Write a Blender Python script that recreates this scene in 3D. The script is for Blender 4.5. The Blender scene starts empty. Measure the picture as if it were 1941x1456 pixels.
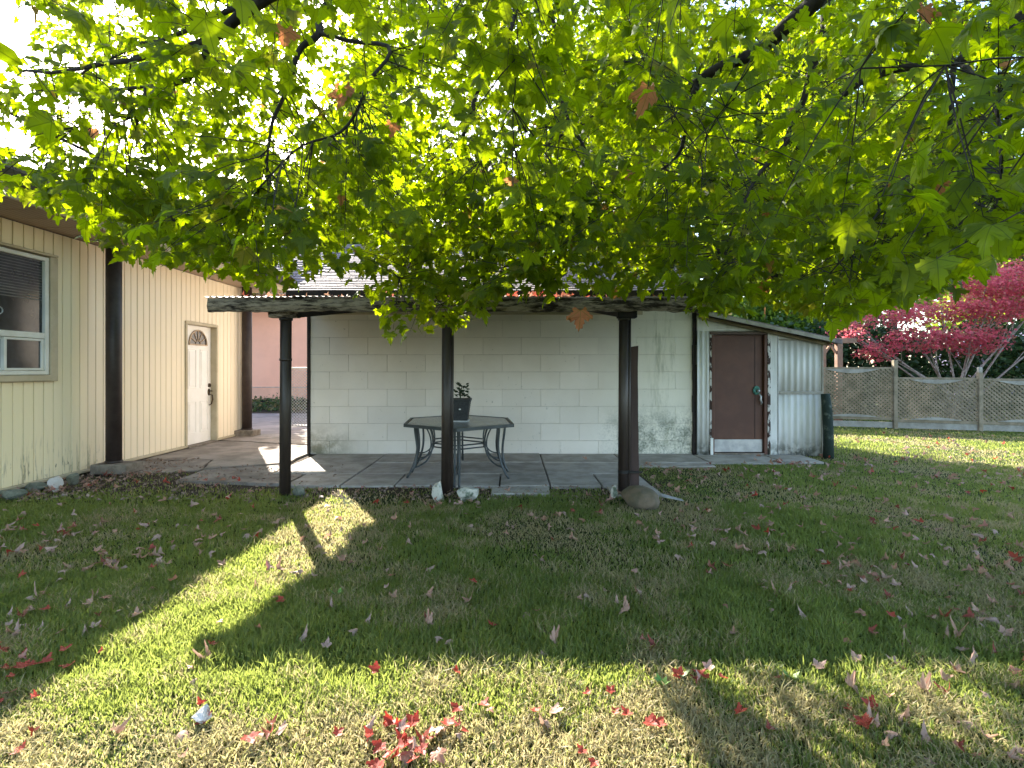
import bpy, math, random
import numpy as np
from mathutils import Vector, Matrix, noise as mnoise

S = bpy.context.scene
COL = S.collection
RNG = np.random.default_rng(7)
random.seed(7)
R = math.radians

# ------------------------------------------------------------------ camera, sky, sun, exposure
F = 1020.0          # focal length in pixels of the 1941 px wide picture
EYE = 1.5
cam = bpy.data.cameras.new("camera")
cam.sensor_width = 36.0
cam.lens = 36.0 * F / 1941.0
cam.shift_y = -28.0 / 1941.0
cam.clip_start = 0.05
cam.clip_end = 900.0
camo = bpy.data.objects.new("camera", cam)
COL.objects.link(camo)
camo.location = (0, 0, EYE)
camo.rotation_euler = (R(90), 0, 0)
S.camera = camo

SUN_AZ = -28.5      # degrees left of the view direction
SUN_EL = 29.5
wd = bpy.data.worlds.new("World")
S.world = wd
wd.use_nodes = True
nt = wd.node_tree
sky = nt.nodes.new("ShaderNodeTexSky")
sky.sky_type = 'NISHITA'
sky.sun_disc = False
sky.sun_elevation = R(SUN_EL)
sky.sun_rotation = R(SUN_AZ)
sky.air_density = 1.0
sky.dust_density = 1.5
nt.links.new(sky.outputs[0], nt.nodes["Background"].inputs[0])
nt.nodes["Background"].inputs[1].default_value = 0.15

sun = bpy.data.lights.new("sun", 'SUN')
sun.energy = 5.0
sun.angle = R(0.5)
sun.color = (1.0, 0.93, 0.82)
suno = bpy.data.objects.new("sun", sun)
COL.objects.link(suno)
sd = Vector((math.sin(R(SUN_AZ)) * math.cos(R(SUN_EL)), math.cos(R(SUN_AZ)) * math.cos(R(SUN_EL)), math.sin(R(SUN_EL))))
suno.rotation_euler = (-sd).to_track_quat('-Z', 'Y').to_euler()
SX, SY = -sd.x / sd.z, -sd.y / sd.z      # shadow offset on the ground per metre of height

S.view_settings.view_transform = 'Standard'
S.view_settings.look = 'None'
S.view_settings.gamma = 1.0
S.view_settings.use_curve_mapping = False
S.view_settings.exposure = 2.45
S.render.engine = 'CYCLES'
S.cycles.max_bounces = 8
S.cycles.diffuse_bounces = 4
S.cycles.glossy_bounces = 3
S.cycles.transmission_bounces = 4
S.cycles.use_denoising = True


def P(px, py, D):
    """point at distance D in front of the camera seen at a pixel of the photograph"""
    return Vector(((px - 970.5) / F * D, D, EYE + (700.0 - py) / F * D))


# ------------------------------------------------------------------ materials
def new_mat(name):
    m = bpy.data.materials.new(name)
    m.use_nodes = True
    n = m.node_tree
    for x in list(n.nodes):
        n.nodes.remove(x)
    out = n.nodes.new("ShaderNodeOutputMaterial")
    return m, n, out


class G:
    """tiny node-graph helper"""
    def __init__(s, nt):
        s.n = nt
        s.pos = None

    def node(s, t, **kw):
        x = s.n.nodes.new(t)
        for k, v in kw.items():
            setattr(x, k, v)
        return x

    def link(s, a, b):
        if isinstance(a, (int, float)):
            b.default_value = a
        elif isinstance(a, (tuple, list)):
            a = tuple(a)
            if len(b.default_value) == 4 and len(a) == 3:
                a = a + (1.0,)
            b.default_value = a
        else:
            s.n.links.new(a, b)

    def math(s, op, a, b=0.0, c=0.0, clamp=False):
        x = s.node("ShaderNodeMath", operation=op)
        x.use_clamp = clamp
        s.link(a, x.inputs[0]); s.link(b, x.inputs[1]); s.link(c, x.inputs[2])
        return x.outputs[0]

    def position(s):
        if s.pos is None:
            s.pos = s.node("ShaderNodeNewGeometry")
        return s.pos.outputs["Position"]

    def xyz(s, v=None):
        x = s.node("ShaderNodeSeparateXYZ")
        s.link(v or s.position(), x.inputs[0])
        return x.outputs

    def noise(s, scale, detail=4, rough=0.6, vec=None, stretch=None, out="Fac"):
        x = s.node("ShaderNodeTexNoise")
        x.inputs["Scale"].default_value = scale
        x.inputs["Detail"].default_value = detail
        x.inputs["Roughness"].default_value = rough
        v = vec or s.position()
        if stretch:
            mp = s.node("ShaderNodeMapping")
            s.link(v, mp.inputs[0])
            mp.inputs["Scale"].default_value = stretch
            v = mp.outputs[0]
        s.link(v, x.inputs["Vector"])
        return x.outputs[out]

    def ss(s, v, a, b):
        """smooth step of v from a to b"""
        x = s.node("ShaderNodeMapRange", interpolation_type='SMOOTHSTEP')
        s.link(v, x.inputs[0])
        x.inputs[1].default_value = a; x.inputs[2].default_value = b
        x.inputs[3].default_value = 0.0; x.inputs[4].default_value = 1.0
        return x.outputs[0]

    def mix(s, f, a, b, mode='MIX'):
        x = s.node("ShaderNodeMix", data_type='RGBA', blend_type=mode)
        s.link(f, x.inputs[0]); s.link(a, x.inputs[6]); s.link(b, x.inputs[7])
        return x.outputs[2]

    def bump(s, h, strength=0.3, dist=0.01):
        x = s.node("ShaderNodeBump")
        x.inputs["Strength"].default_value = strength
        x.inputs["Distance"].default_value = dist
        s.link(h, x.inputs["Height"])
        return x.outputs[0]

    def rand(s):
        return s.node("ShaderNodeObjectInfo").outputs["Random"]

    def principled(s, col, rough=0.8, bump=None, metallic=0.0, spec=0.35):
        x = s.node("ShaderNodeBsdfPrincipled")
        s.link(col, x.inputs["Base Color"]); s.link(rough, x.inputs["Roughness"])
        x.inputs["Metallic"].default_value = metallic
        x.inputs["Specular IOR Level"].default_value = spec
        if bump is not None:
            s.link(bump, x.inputs["Normal"])
        return x.outputs[0]


def simple(name, c1, c2=None, scale=6.0, rough=0.8, bump=0.25, bscale=60.0, metallic=0.0, stretch=None, spec=0.35, var=0.0, lo=0.35, hi=0.65):
    m, n, out = new_mat(name)
    g = G(n)
    c2 = c2 or tuple(x * 0.7 for x in c1)
    f = g.ss(g.noise(scale, 6, 0.65, stretch=stretch), lo, hi)
    col = g.mix(f, c1, c2)
    if var:
        k = g.math('MULTIPLY_ADD', g.rand(), 2 * var, 1 - var)
        cmb = g.node("ShaderNodeCombineXYZ")
        for i in range(3):
            g.link(k, cmb.inputs[i])
        col = g.mix(1.0, col, cmb.outputs[0], 'MULTIPLY')
    b = g.bump(g.noise(bscale, 5, 0.6, stretch=stretch), bump, 0.01) if bump else None
    r = g.math('MULTIPLY_ADD', g.noise(scale * 3, 3), 0.25, rough - 0.12)
    n.links.new(g.principled(col, r, b, metallic, spec), out.inputs[0])
    return m


def leaf_mat(name, dark, mid, lit, turn, tw=0.5, veins=True, backpale=None):
    """leaf: diffuse + light shining through; attribute tint.x = shade, tint.y = share of autumn colour"""
    m, n, out = new_mat(name)
    g = G(n)
    at = g.node("ShaderNodeAttribute", attribute_name="tint")
    sep = g.node("ShaderNodeSeparateColor"); g.link(at.outputs["Color"], sep.inputs[0])
    t, a = sep.outputs[0], sep.outputs[1]
    refl = g.mix(t, dark, mid)
    refl = g.mix(a, refl, turn)
    tr = g.mix(a, g.mix(t, lit, tuple(min(1, x * 1.35) for x in lit)), tuple(min(1, x * 1.3) for x in turn))
    if veins:
        uv = g.node("ShaderNodeUVMap", uv_map="leafuv")
        u = g.xyz(uv.outputs[0])
        ax = g.math('ABSOLUTE', u[0])
        best = None
        for (dx, dy) in ((0, 1), (0.83, 0.56), (0.985, -0.17)):
            cr = g.math('ABSOLUTE', g.math('SUBTRACT', g.math('MULTIPLY', ax, dy), g.math('MULTIPLY', u[1], dx)))
            dt = g.math('ADD', g.math('MULTIPLY', ax, dx), g.math('MULTIPLY', u[1], dy))
            pen = g.math('MULTIPLY', g.math('LESS_THAN', dt, 0.0), 1.0)
            d = g.math('ADD', cr, pen)
            best = d if best is None else g.math('MINIMUM', best, d)
        # finer side veins
        wv = g.math('ABSOLUTE', g.math('SINE', g.math('MULTIPLY', g.math('ADD', g.math('MULTIPLY', best, 1.3), u[1]), 42.0)))
        fine = g.math('MULTIPLY', g.math('SUBTRACT', 1.0, g.ss(wv, 0.0, 0.35)), 0.22)
        v = g.math('MAXIMUM', g.math('SUBTRACT', 1.0, g.ss(best, 0.006, 0.024)), fine)
        tr = g.mix(g.math('MULTIPLY', v, 0.75), tr, tuple(x * 0.35 for x in lit))
        refl = g.mix(g.math('MULTIPLY', v, 0.5), refl, tuple(min(1, x * 1.8) for x in mid))
    if backpale:
        geo = g.node("ShaderNodeNewGeometry")
        refl = g.mix(geo.outputs["Backfacing"], refl, backpale)
    blot = g.noise(45.0, 3)
    refl = g.mix(g.math('MULTIPLY', g.ss(blot, 0.45, 0.75), 0.35), refl, dark)
    p = g.principled(refl, 0.55, None, 0.0, 0.22)
    tl = g.node("ShaderNodeBsdfTranslucent"); g.link(tr, tl.inputs[0])
    mx = g.node("ShaderNodeMixShader"); mx.inputs[0].default_value = tw
    n.links.new(p, mx.inputs[1]); n.links.new(tl.outputs[0], mx.inputs[2])
    n.links.new(mx.outputs[0], out.inputs[0])
    return m


M = {}
M['maple'] = leaf_mat("maple_leaf", (0.014, 0.031, 0.002), (0.046, 0.078, 0.004), (0.37, 0.49, 0.003), (0.40, 0.15, 0.06))
M['fallen'] = leaf_mat("fallen_leaf", (0.12, 0.045, 0.03), (0.33, 0.055, 0.035), (0.45, 0.04, 0.02), (0.36, 0.235, 0.16), 0.25, True, (0.40, 0.265, 0.215))
M['fartree'] = leaf_mat("far_leaf", (0.03, 0.07, 0.010), (0.08, 0.15, 0.02), (0.32, 0.42, 0.04), (0.30, 0.14, 0.05), 0.5, False)
M['hedge'] = leaf_mat("hedge_leaf", (0.018, 0.040, 0.014), (0.05, 0.09, 0.03), (0.08, 0.14, 0.04), (0.2, 0.16, 0.08), 0.25, False)
M['redmaple'] = leaf_mat("red_maple_leaf", (0.17, 0.018, 0.040), (0.50, 0.085, 0.115), (0.85, 0.18, 0.21), (0.42, 0.22, 0.12), 0.5, False)
M['conifer'] = leaf_mat("conifer_needle", (0.05, 0.045, 0.035), (0.11, 0.09, 0.07), (0.12, 0.10, 0.07), (0.12, 0.10, 0.08), 0.2, False)
M['bark'] = simple("bark", (0.045, 0.036, 0.028), (0.015, 0.012, 0.010), 9, 0.9, 0.8, 40, stretch=(1, 1, 0.35))
M['palebark'] = simple("pale_bark", (0.34, 0.28, 0.24), (0.18, 0.14, 0.12), 12, 0.85, 0.4)
M['post'] = simple("dark_brown_pipe", (0.022, 0.015, 0.012), (0.050, 0.036, 0.029), 7, 0.45, 0.25, 30, stretch=(1, 1, 0.15), spec=0.5)
M['brownmetal'] = simple("dark_brown_trim", (0.030, 0.020, 0.017), (0.045, 0.032, 0.028), 5, 0.5, 0.1, 30)
M['blacktrim'] = simple("black_trim", (0.012, 0.010, 0.010), (0.03, 0.02, 0.018), 8, 0.7, 0.3)
M['plank'] = simple("brown_plank", (0.060, 0.034, 0.028), (0.040, 0.024, 0.020), 6, 0.7, 0.3, 40, stretch=(1, 1, 0.1))
M['white'] = simple("white_vinyl", (0.70, 0.70, 0.66), (0.62, 0.61, 0.56), 4, 0.45, 0.03)
M['doorwhite'] = simple("white_door_paint", (0.86, 0.83, 0.80), (0.80, 0.77, 0.73), 3, 0.45, 0.03)
M['creamtrim'] = simple("cream_trim", (0.52, 0.44, 0.31), (0.44, 0.37, 0.25), 4, 0.6, 0.08)
M['brass'] = simple("aged_bronze", (0.10, 0.07, 0.04), (0.05, 0.035, 0.025), 20, 0.35, 0.1, metallic=0.8)
M['tablemetal'] = simple("table_frame_paint", (0.055, 0.065, 0.068), (0.035, 0.042, 0.045), 8, 0.4, 0.05, spec=0.5)
M['pot'] = simple("dark_pot", (0.022, 0.024, 0.026), (0.035, 0.038, 0.04), 30, 0.5, 0.4, 50)
M['saucer'] = simple("white_ceramic_and_fleck", (0.7, 0.7, 0.68), None, 5, 0.3, 0.0)
M['plant'] = simple("dark_green_leaf", (0.015, 0.035, 0.012), (0.03, 0.05, 0.02), 30, 0.4, 0.1)
M['concrete'] = simple("patio_concrete", (0.42, 0.38, 0.335), (0.28, 0.25, 0.215), 3.0, 0.9, 0.5, 90, var=0.10)
M['pathconc'] = simple("path_concrete", (0.30, 0.255, 0.215), (0.17, 0.14, 0.115), 2.2, 0.92, 0.8, 40, var=0.08)
M['blockconc'] = simple("concrete_block", (0.24, 0.20, 0.16), (0.14, 0.115, 0.09), 10, 0.95, 0.6)
M['asphalt'] = simple("drive_surface", (0.26, 0.215, 0.20), (0.17, 0.14, 0.13), 1.5, 0.9, 0.5, 60)
M['shingle'] = simple("roof_shingle", (0.22, 0.18, 0.185), (0.13, 0.105, 0.11), 8, 0.9, 0.6, 80, var=0.1)
M['tin'] = simple("galvanised_sheet", (0.34, 0.33, 0.31), (0.20, 0.12, 0.08), 4, 0.5, 0.1, metallic=0.5)
M['fence'] = simple("grey_fence_wood", (0.27, 0.215, 0.145), (0.17, 0.14, 0.09), 5, 0.9, 0.4, 50, var=0.05)
M['fencepale'] = simple("pale_fence_wood", (0.34, 0.32, 0.27), (0.24, 0.22, 0.18), 5, 0.9, 0.3, 50)
M['cedar'] = simple("cedar_timber", (0.26, 0.15, 0.10), (0.17, 0.10, 0.07), 5, 0.85, 0.3)
M['browndoor'] = simple("brown_door", (0.115, 0.050, 0.032), (0.090, 0.040, 0.027), 2.5, 0.6, 0.06, 20)
M['flakepaint'] = simple("flaking_paint", (0.55, 0.53, 0.50), (0.045, 0.025, 0.02), 17, 0.8, 0.6, 30, stretch=(1, 1, 0.5), lo=0.47, hi=0.52)
M['kick'] = simple("aluminium_plate", (0.42, 0.42, 0.43), (0.30, 0.31, 0.32), 5, 0.38, 0.1, metallic=0.7)
M['verdigris'] = simple("verdigris", (0.10, 0.30, 0.24), (0.04, 0.10, 0.08), 40, 0.5, 0.4, metallic=0.3)
M['greenlog'] = simple("mossy_black_wood", (0.018, 0.030, 0.024), (0.13, 0.15, 0.13), 9, 0.9, 0.8, 25, lo=0.52, hi=0.75)
M['pink'] = simple("pink_wall", (0.82, 0.43, 0.30), (0.77, 0.40, 0.28), 1.5, 0.8, 0.15, 20)
M['orangewall'] = simple("orange_wall", (0.74, 0.40, 0.28), (0.66, 0.36, 0.25), 1.5, 0.8, 0.1)
M['darkvoid'] = simple("dark_base", (0.012, 0.012, 0.015), None, 5, 0.9, 0.1)
M['lilac'] = simple("lilac_wall", (0.20, 0.18, 0.30), (0.17, 0.16, 0.26), 2, 0.8, 0.1)
M['blueroof'] = simple("blue_roof", (0.08, 0.12, 0.26), (0.05, 0.08, 0.18), 5, 0.8, 0.4)
M['browntrim'] = simple("brown_fascia", (0.10, 0.065, 0.05), None, 4, 0.6, 0.1)
M['pinkcream'] = simple("pinkish_cream_trim", (0.50, 0.40, 0.34), None, 4, 0.6, 0.1)
M['rockwhite'] = simple("white_green_rock", (0.50, 0.48, 0.42), (0.12, 0.15, 0.11), 9, 0.85, 0.9, 25, lo=0.48, hi=0.62)
M['rockpink'] = simple("pale_pink_rock", (0.52, 0.48, 0.45), (0.26, 0.15, 0.10), 11, 0.85, 0.8, 25, lo=0.5, hi=0.6)
M['rockgrey'] = simple("grey_rock", (0.20, 0.21, 0.17), (0.10, 0.11, 0.085), 9, 0.9, 0.9, 25)
M['rockbrown'] = simple("brown_boulder", (0.155, 0.115, 0.08), (0.10, 0.085, 0.055), 7, 0.85, 0.6, 30)
M['galv'] = simple("galvanised_wire", (0.45, 0.46, 0.46), (0.33, 0.33, 0.33), 9, 0.4, 0.1, metallic=0.6)
M['debris'] = simple("leaf_litter", (0.17, 0.10, 0.07), (0.30, 0.22, 0.17), 30, 0.9, 0.2)
M['strap'] = simple("black_strap", (0.01, 0.01, 0.01), None, 5, 0.5, 0.0)
M['soil'] = simple("soil", (0.12, 0.085, 0.06), (0.06, 0.045, 0.03), 4, 0.95, 0.9, 30)


def make_siding():
    m, n, out = new_mat("cream_siding")
    g = G(n)
    p = g.xyz()
    base = g.mix(g.ss(p[1], 6.5, 8.6), (0.88, 0.755, 0.49), (0.88, 0.74, 0.56))
    base = g.mix(g.math('MULTIPLY', g.noise(1.4, 4), 0.35), base, (0.80, 0.70, 0.50))
    streak = g.ss(g.noise(3.0, 6, 0.7, stretch=(1, 7, 0.8)), 0.52, 0.72)
    low = g.math('SUBTRACT', 1.0, g.ss(p[2], 0.05, 0.75))
    near = g.math('SUBTRACT', 1.0, g.ss(p[1], 7.9, 8.2))
    base = g.mix(g.math('MULTIPLY', g.math('MULTIPLY', streak, low), near), base, (0.16, 0.14, 0.085))
    blot = g.ss(g.noise(9.0, 4, 0.6, stretch=(1, 3, 0.7)), 0.66, 0.70)
    l2 = g.math('SUBTRACT', 1.0, g.ss(p[2], 0.15, 0.45))
    base = g.mix(g.math('MULTIPLY', g.math('MULTIPLY', blot, l2), near), base, (0.06, 0.04, 0.025))
    band = g.math('MULTIPLY', g.ss(p[1], 7.2, 7.7), near)
    base = g.mix(g.math('MULTIPLY', g.math('MULTIPLY', band, g.math('SUBTRACT', 1.0, g.ss(p[2], 0.2, 1.3))), 0.2), base, (0.30, 0.31, 0.15))
    b = g.bump(g.noise(60, 3), 0.06, 0.01)
    n.links.new(g.principled(base, 0.55, b), out.inputs[0])
    return m


def make_block():
    m, n, out = new_mat("painted_block")
    g = G(n)
    p = g.xyz()
    base = g.mix(g.ss(g.noise(1.1, 5), 0.3, 0.7), (0.80, 0.74, 0.665), (0.73, 0.67, 0.59))
    base = g.mix(g.math('MULTIPLY', g.ss(p[0], 1.2, 2.4), 0.35), base, (0.70, 0.70, 0.54))
    k = g.math('MULTIPLY_ADD', g.rand(), 0.07, 0.965)
    cm = g.node("ShaderNodeCombineXYZ")
    for i in range(3):
        g.link(k, cm.inputs[i])
    base = g.mix(1.0, base, cm.outputs[0], 'MULTIPLY')
    n1 = g.noise(3.2, 6, 0.7)
    n2 = g.noise(26.0, 5, 0.75)
    # mould in the right lower corner
    zone = g.math('MULTIPLY', g.ss(p[0], 1.35, 2.1), g.math('SUBTRACT', 1.0, g.ss(p[2], 0.35, 1.0)))
    amt = g.ss(g.math('ADD', g.math('MULTIPLY', n1, 0.55), g.math('MULTIPLY', n2, 0.45)), 0.40, 0.60)
    base = g.mix(g.math('MULTIPLY', g.math('MULTIPLY', zone, amt), 0.9), base, (0.10, 0.125, 0.09))
    # left lower corner
    z2 = g.math('MULTIPLY', g.math('SUBTRACT', 1.0, g.ss(p[0], -3.35, -2.5)), g.math('SUBTRACT', 1.0, g.ss(p[2], 0.1, 0.65)))
    base = g.mix(g.math('MULTIPLY', g.math('MULTIPLY', z2, g.ss(n1, 0.3, 0.6)), 0.9), base, (0.20, 0.18, 0.11))
    # streaks running down at the right
    st = g.math('MULTIPLY', g.ss(p[0], 2.25, 2.6), g.math('SUBTRACT', 1.0, g.ss(p[0], 2.75, 3.0)))
    st = g.math('MULTIPLY', st, g.ss(g.noise(4.0, 5, 0.7, stretch=(2.2, 1, 0.35)), 0.45, 0.7))
    base = g.mix(g.math('MULTIPLY', st, 0.6), base, (0.26, 0.27, 0.17))
    # splashes low in the middle
    z3 = g.math('MULTIPLY', g.math('MULTIPLY', g.ss(p[0], -0.6, 0.1), g.math('SUBTRACT', 1.0, g.ss(p[0], 0.5, 1.2))),
                g.math('SUBTRACT', 1.0, g.ss(p[2], 0.8, 1.35)))
    sp = g.ss(g.noise(13.0, 6, 0.75, stretch=(1, 1, 0.6)), 0.60, 0.68)
    base = g.mix(g.math('MULTIPLY', g.math('MULTIPLY', z3, sp), 0.55), base, (0.22, 0.24, 0.21))
    # scattered chips everywhere
    ch = g.ss(g.noise(21.0, 3, 0.5), 0.72, 0.75)
    base = g.mix(g.math('MULTIPLY', ch, 0.5), base, (0.25, 0.24, 0.2))
    bb = g.bump(g.math('ADD', g.noise(70, 4), g.noise(9, 3)), 0.3, 0.008)
    n.links.new(g.principled(base, 0.75, bb), out.inputs[0])
    return m


def make_corrug():
    m, n, out = new_mat("weathered_white_sheet")
    g = G(n)
    p = g.xyz()
    base = g.mix(g.ss(g.noise(3, 5, stretch=(3, 1, 0.5)), 0.3, 0.7), (0.66, 0.65, 0.62), (0.50, 0.50, 0.46))
    low = g.math('SUBTRACT', 1.0, g.ss(p[2], 0.0, 0.35))
    base = g.mix(g.math('MULTIPLY', low, g.ss(g.noise(9, 5), 0.4, 0.6)), base, (0.15, 0.16, 0.14))
    n.links.new(g.principled(base, 0.6, g.bump(g.noise(40, 4), 0.15, 0.01)), out.inputs[0])
    return m


def make_ground():
    m, n, out = new_mat("lawn_ground")
    g = G(n)
    p = g.xyz()
    soil = g.mix(g.noise(6, 6, 0.7), (0.10, 0.075, 0.055), (0.05, 0.038, 0.028))
    green = g.mix(g.ss(g.noise(1.3, 6, 0.7), 0.35, 0.65), (0.030, 0.055, 0.015), (0.075, 0.070, 0.030))
    bare = g.ss(g.math('ADD', p[1], g.math('MULTIPLY', g.noise(1.1, 3), 1.0)), 6.6, 7.3)
    inx = g.math('SUBTRACT', 1.0, g.ss(g.math('ADD', p[0], g.noise(2.0, 3)), 1.9, 2.9))
    bare = g.math('MULTIPLY', bare, inx)
    col = g.mix(bare, green, soil)
    h = g.math('ADD', g.noise(35, 6, 0.7), g.math('MULTIPLY', g.noise(150, 3), 0.5))
    n.links.new(g.principled(col, 0.95, g.bump(h, 0.9, 0.03), 0.0, 0.1), out.inputs[0])
    return m


def make_grass():
    m, n, out = new_mat("grass_blade")
    g = G(n)
    at = g.node("ShaderNodeAttribute", attribute_name="tint")
    sep = g.node("ShaderNodeSeparateColor"); g.link(at.outputs["Color"], sep.inputs[0])
    col = g.mix(sep.outputs[0], (0.038, 0.078, 0.018), (0.092, 0.145, 0.030))
    col = g.mix(sep.outputs[1], col, (0.37, 0.30, 0.17))
    p = g.principled(col, 0.5, None, 0.0, 0.3)
    tl = g.node("ShaderNodeBsdfTranslucent")
    tc = g.mix(sep.outputs[1], (0.34, 0.42, 0.07), (0.54, 0.44, 0.24))
    g.link(tc, tl.inputs[0])
    mx = g.node("ShaderNodeMixShader"); mx.inputs[0].default_value = 0.5
    n.links.new(p, mx.inputs[1]); n.links.new(tl.outputs[0], mx.inputs[2])
    n.links.new(mx.outputs[0], out.inputs[0])
    return m


def make_log():
    m, n, out = new_mat("weathered_bark_board")
    g = G(n)
    st = (0.35, 1, 2.2)
    a = g.ss(g.noise(7, 8, 0.75, stretch=st), 0.42, 0.55)
    col = g.mix(a, (0.035, 0.022, 0.015), (0.46, 0.36, 0.27))
    col = g.mix(g.math('MULTIPLY', g.ss(g.noise(18, 5, stretch=st), 0.5, 0.62), 0.6), col, (0.03, 0.022, 0.018))
    h = g.noise(12, 8, 0.75, stretch=st)
    n.links.new(g.principled(col, 0.9, g.bump(h, 1.0, 0.04)), out.inputs[0])
    return m


def make_soffit():
    m, n, out = new_mat("perforated_soffit")
    g = G(n)
    p = g.xyz()
    l1 = g.math('ABSOLUTE', g.math('SINE', g.math('MULTIPLY', p[0], 42.0)))
    l2 = g.math('ABSOLUTE', g.math('SINE', g.math('MULTIPLY', p[1], 60.0)))
    f = g.math('MAXIMUM', g.math('SUBTRACT', 1.0, g.ss(l1, 0.0, 0.35)), g.math('MULTIPLY', g.math('SUBTRACT', 1.0, g.ss(l2, 0.0, 0.3)), 0.6))
    col = g.mix(f, (0.36, 0.265, 0.18), (0.15, 0.10, 0.07))
    n.links.new(g.principled(col, 0.6), out.inputs[0])
    return m


def make_glass(name, col, rough):
    m, n, out = new_mat(name)
    g = G(n)
    c = g.mix(g.ss(g.noise(5, 4, 0.6), 0.35, 0.7), col, tuple(x * 1.9 for x in col))
    n.links.new(g.principled(c, rough, None, 0.0, 0.6), out.inputs[0])
    return m


def make_tabletop():
    m, n, out = new_mat("frosted_glass_top")
    g = G(n)
    c = g.mix(g.noise(4, 4), (0.26, 0.265, 0.24), (0.34, 0.345, 0.31))
    n.links.new(g.principled(c, 0.22, g.bump(g.noise(120, 3), 0.08, 0.01), 0.0, 0.6), out.inputs[0])
    return m


M['siding'] = make_siding(); M['block'] = make_block(); M['corrug'] = make_corrug(); M['ground'] = make_ground()
M['grass'] = make_grass(); M['log'] = make_log(); M['soffit'] = make_soffit()
M['glass'] = make_glass("window_glass", (0.020, 0.022, 0.024), 0.12)
M['fanglass'] = make_glass("fan_window_glass", (0.05, 0.04, 0.035), 0.1)
M['blind'] = simple("grey_blind", (0.16, 0.16, 0.155), (0.10, 0.10, 0.10), 6, 0.6, 0.05)
M['curtain'] = simple("grey_interior", (0.10, 0.10, 0.10), (0.07, 0.07, 0.07), 3, 0.8, 0.05)
M['tabletop'] = make_tabletop()
M['mortar'] = simple("mortar", (0.66, 0.61, 0.55), (0.46, 0.42, 0.37), 8, 0.9, 0.4)
M['emblem'] = simple("white_decal", (0.75, 0.75, 0.75), None, 5, 0.5, 0.0)


# ------------------------------------------------------------------ mesh helpers
def tag(o, label=None, cat=None, group=None, kind=None):
    if label: o["label"] = label
    if cat: o["category"] = cat
    if group: o["group"] = group
    if kind: o["kind"] = kind
    return o


def link(name, me, parent=None):
    o = bpy.data.objects.new(name, me)
    COL.objects.link(o)
    if parent is not None:
        o.parent = parent
    return o


def empty(name, label, cat, group=None, loc=(0, 0, 0)):
    o = bpy.data.objects.new(name, None)
    COL.objects.link(o)
    o.location = loc
    o.empty_display_size = 0.1
    return tag(o, label, cat, group)


def wloc(o):
    v = Vector((0, 0, 0))
    while o is not None:
        v = v + o.location
        o = o.parent
    return v


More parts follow.
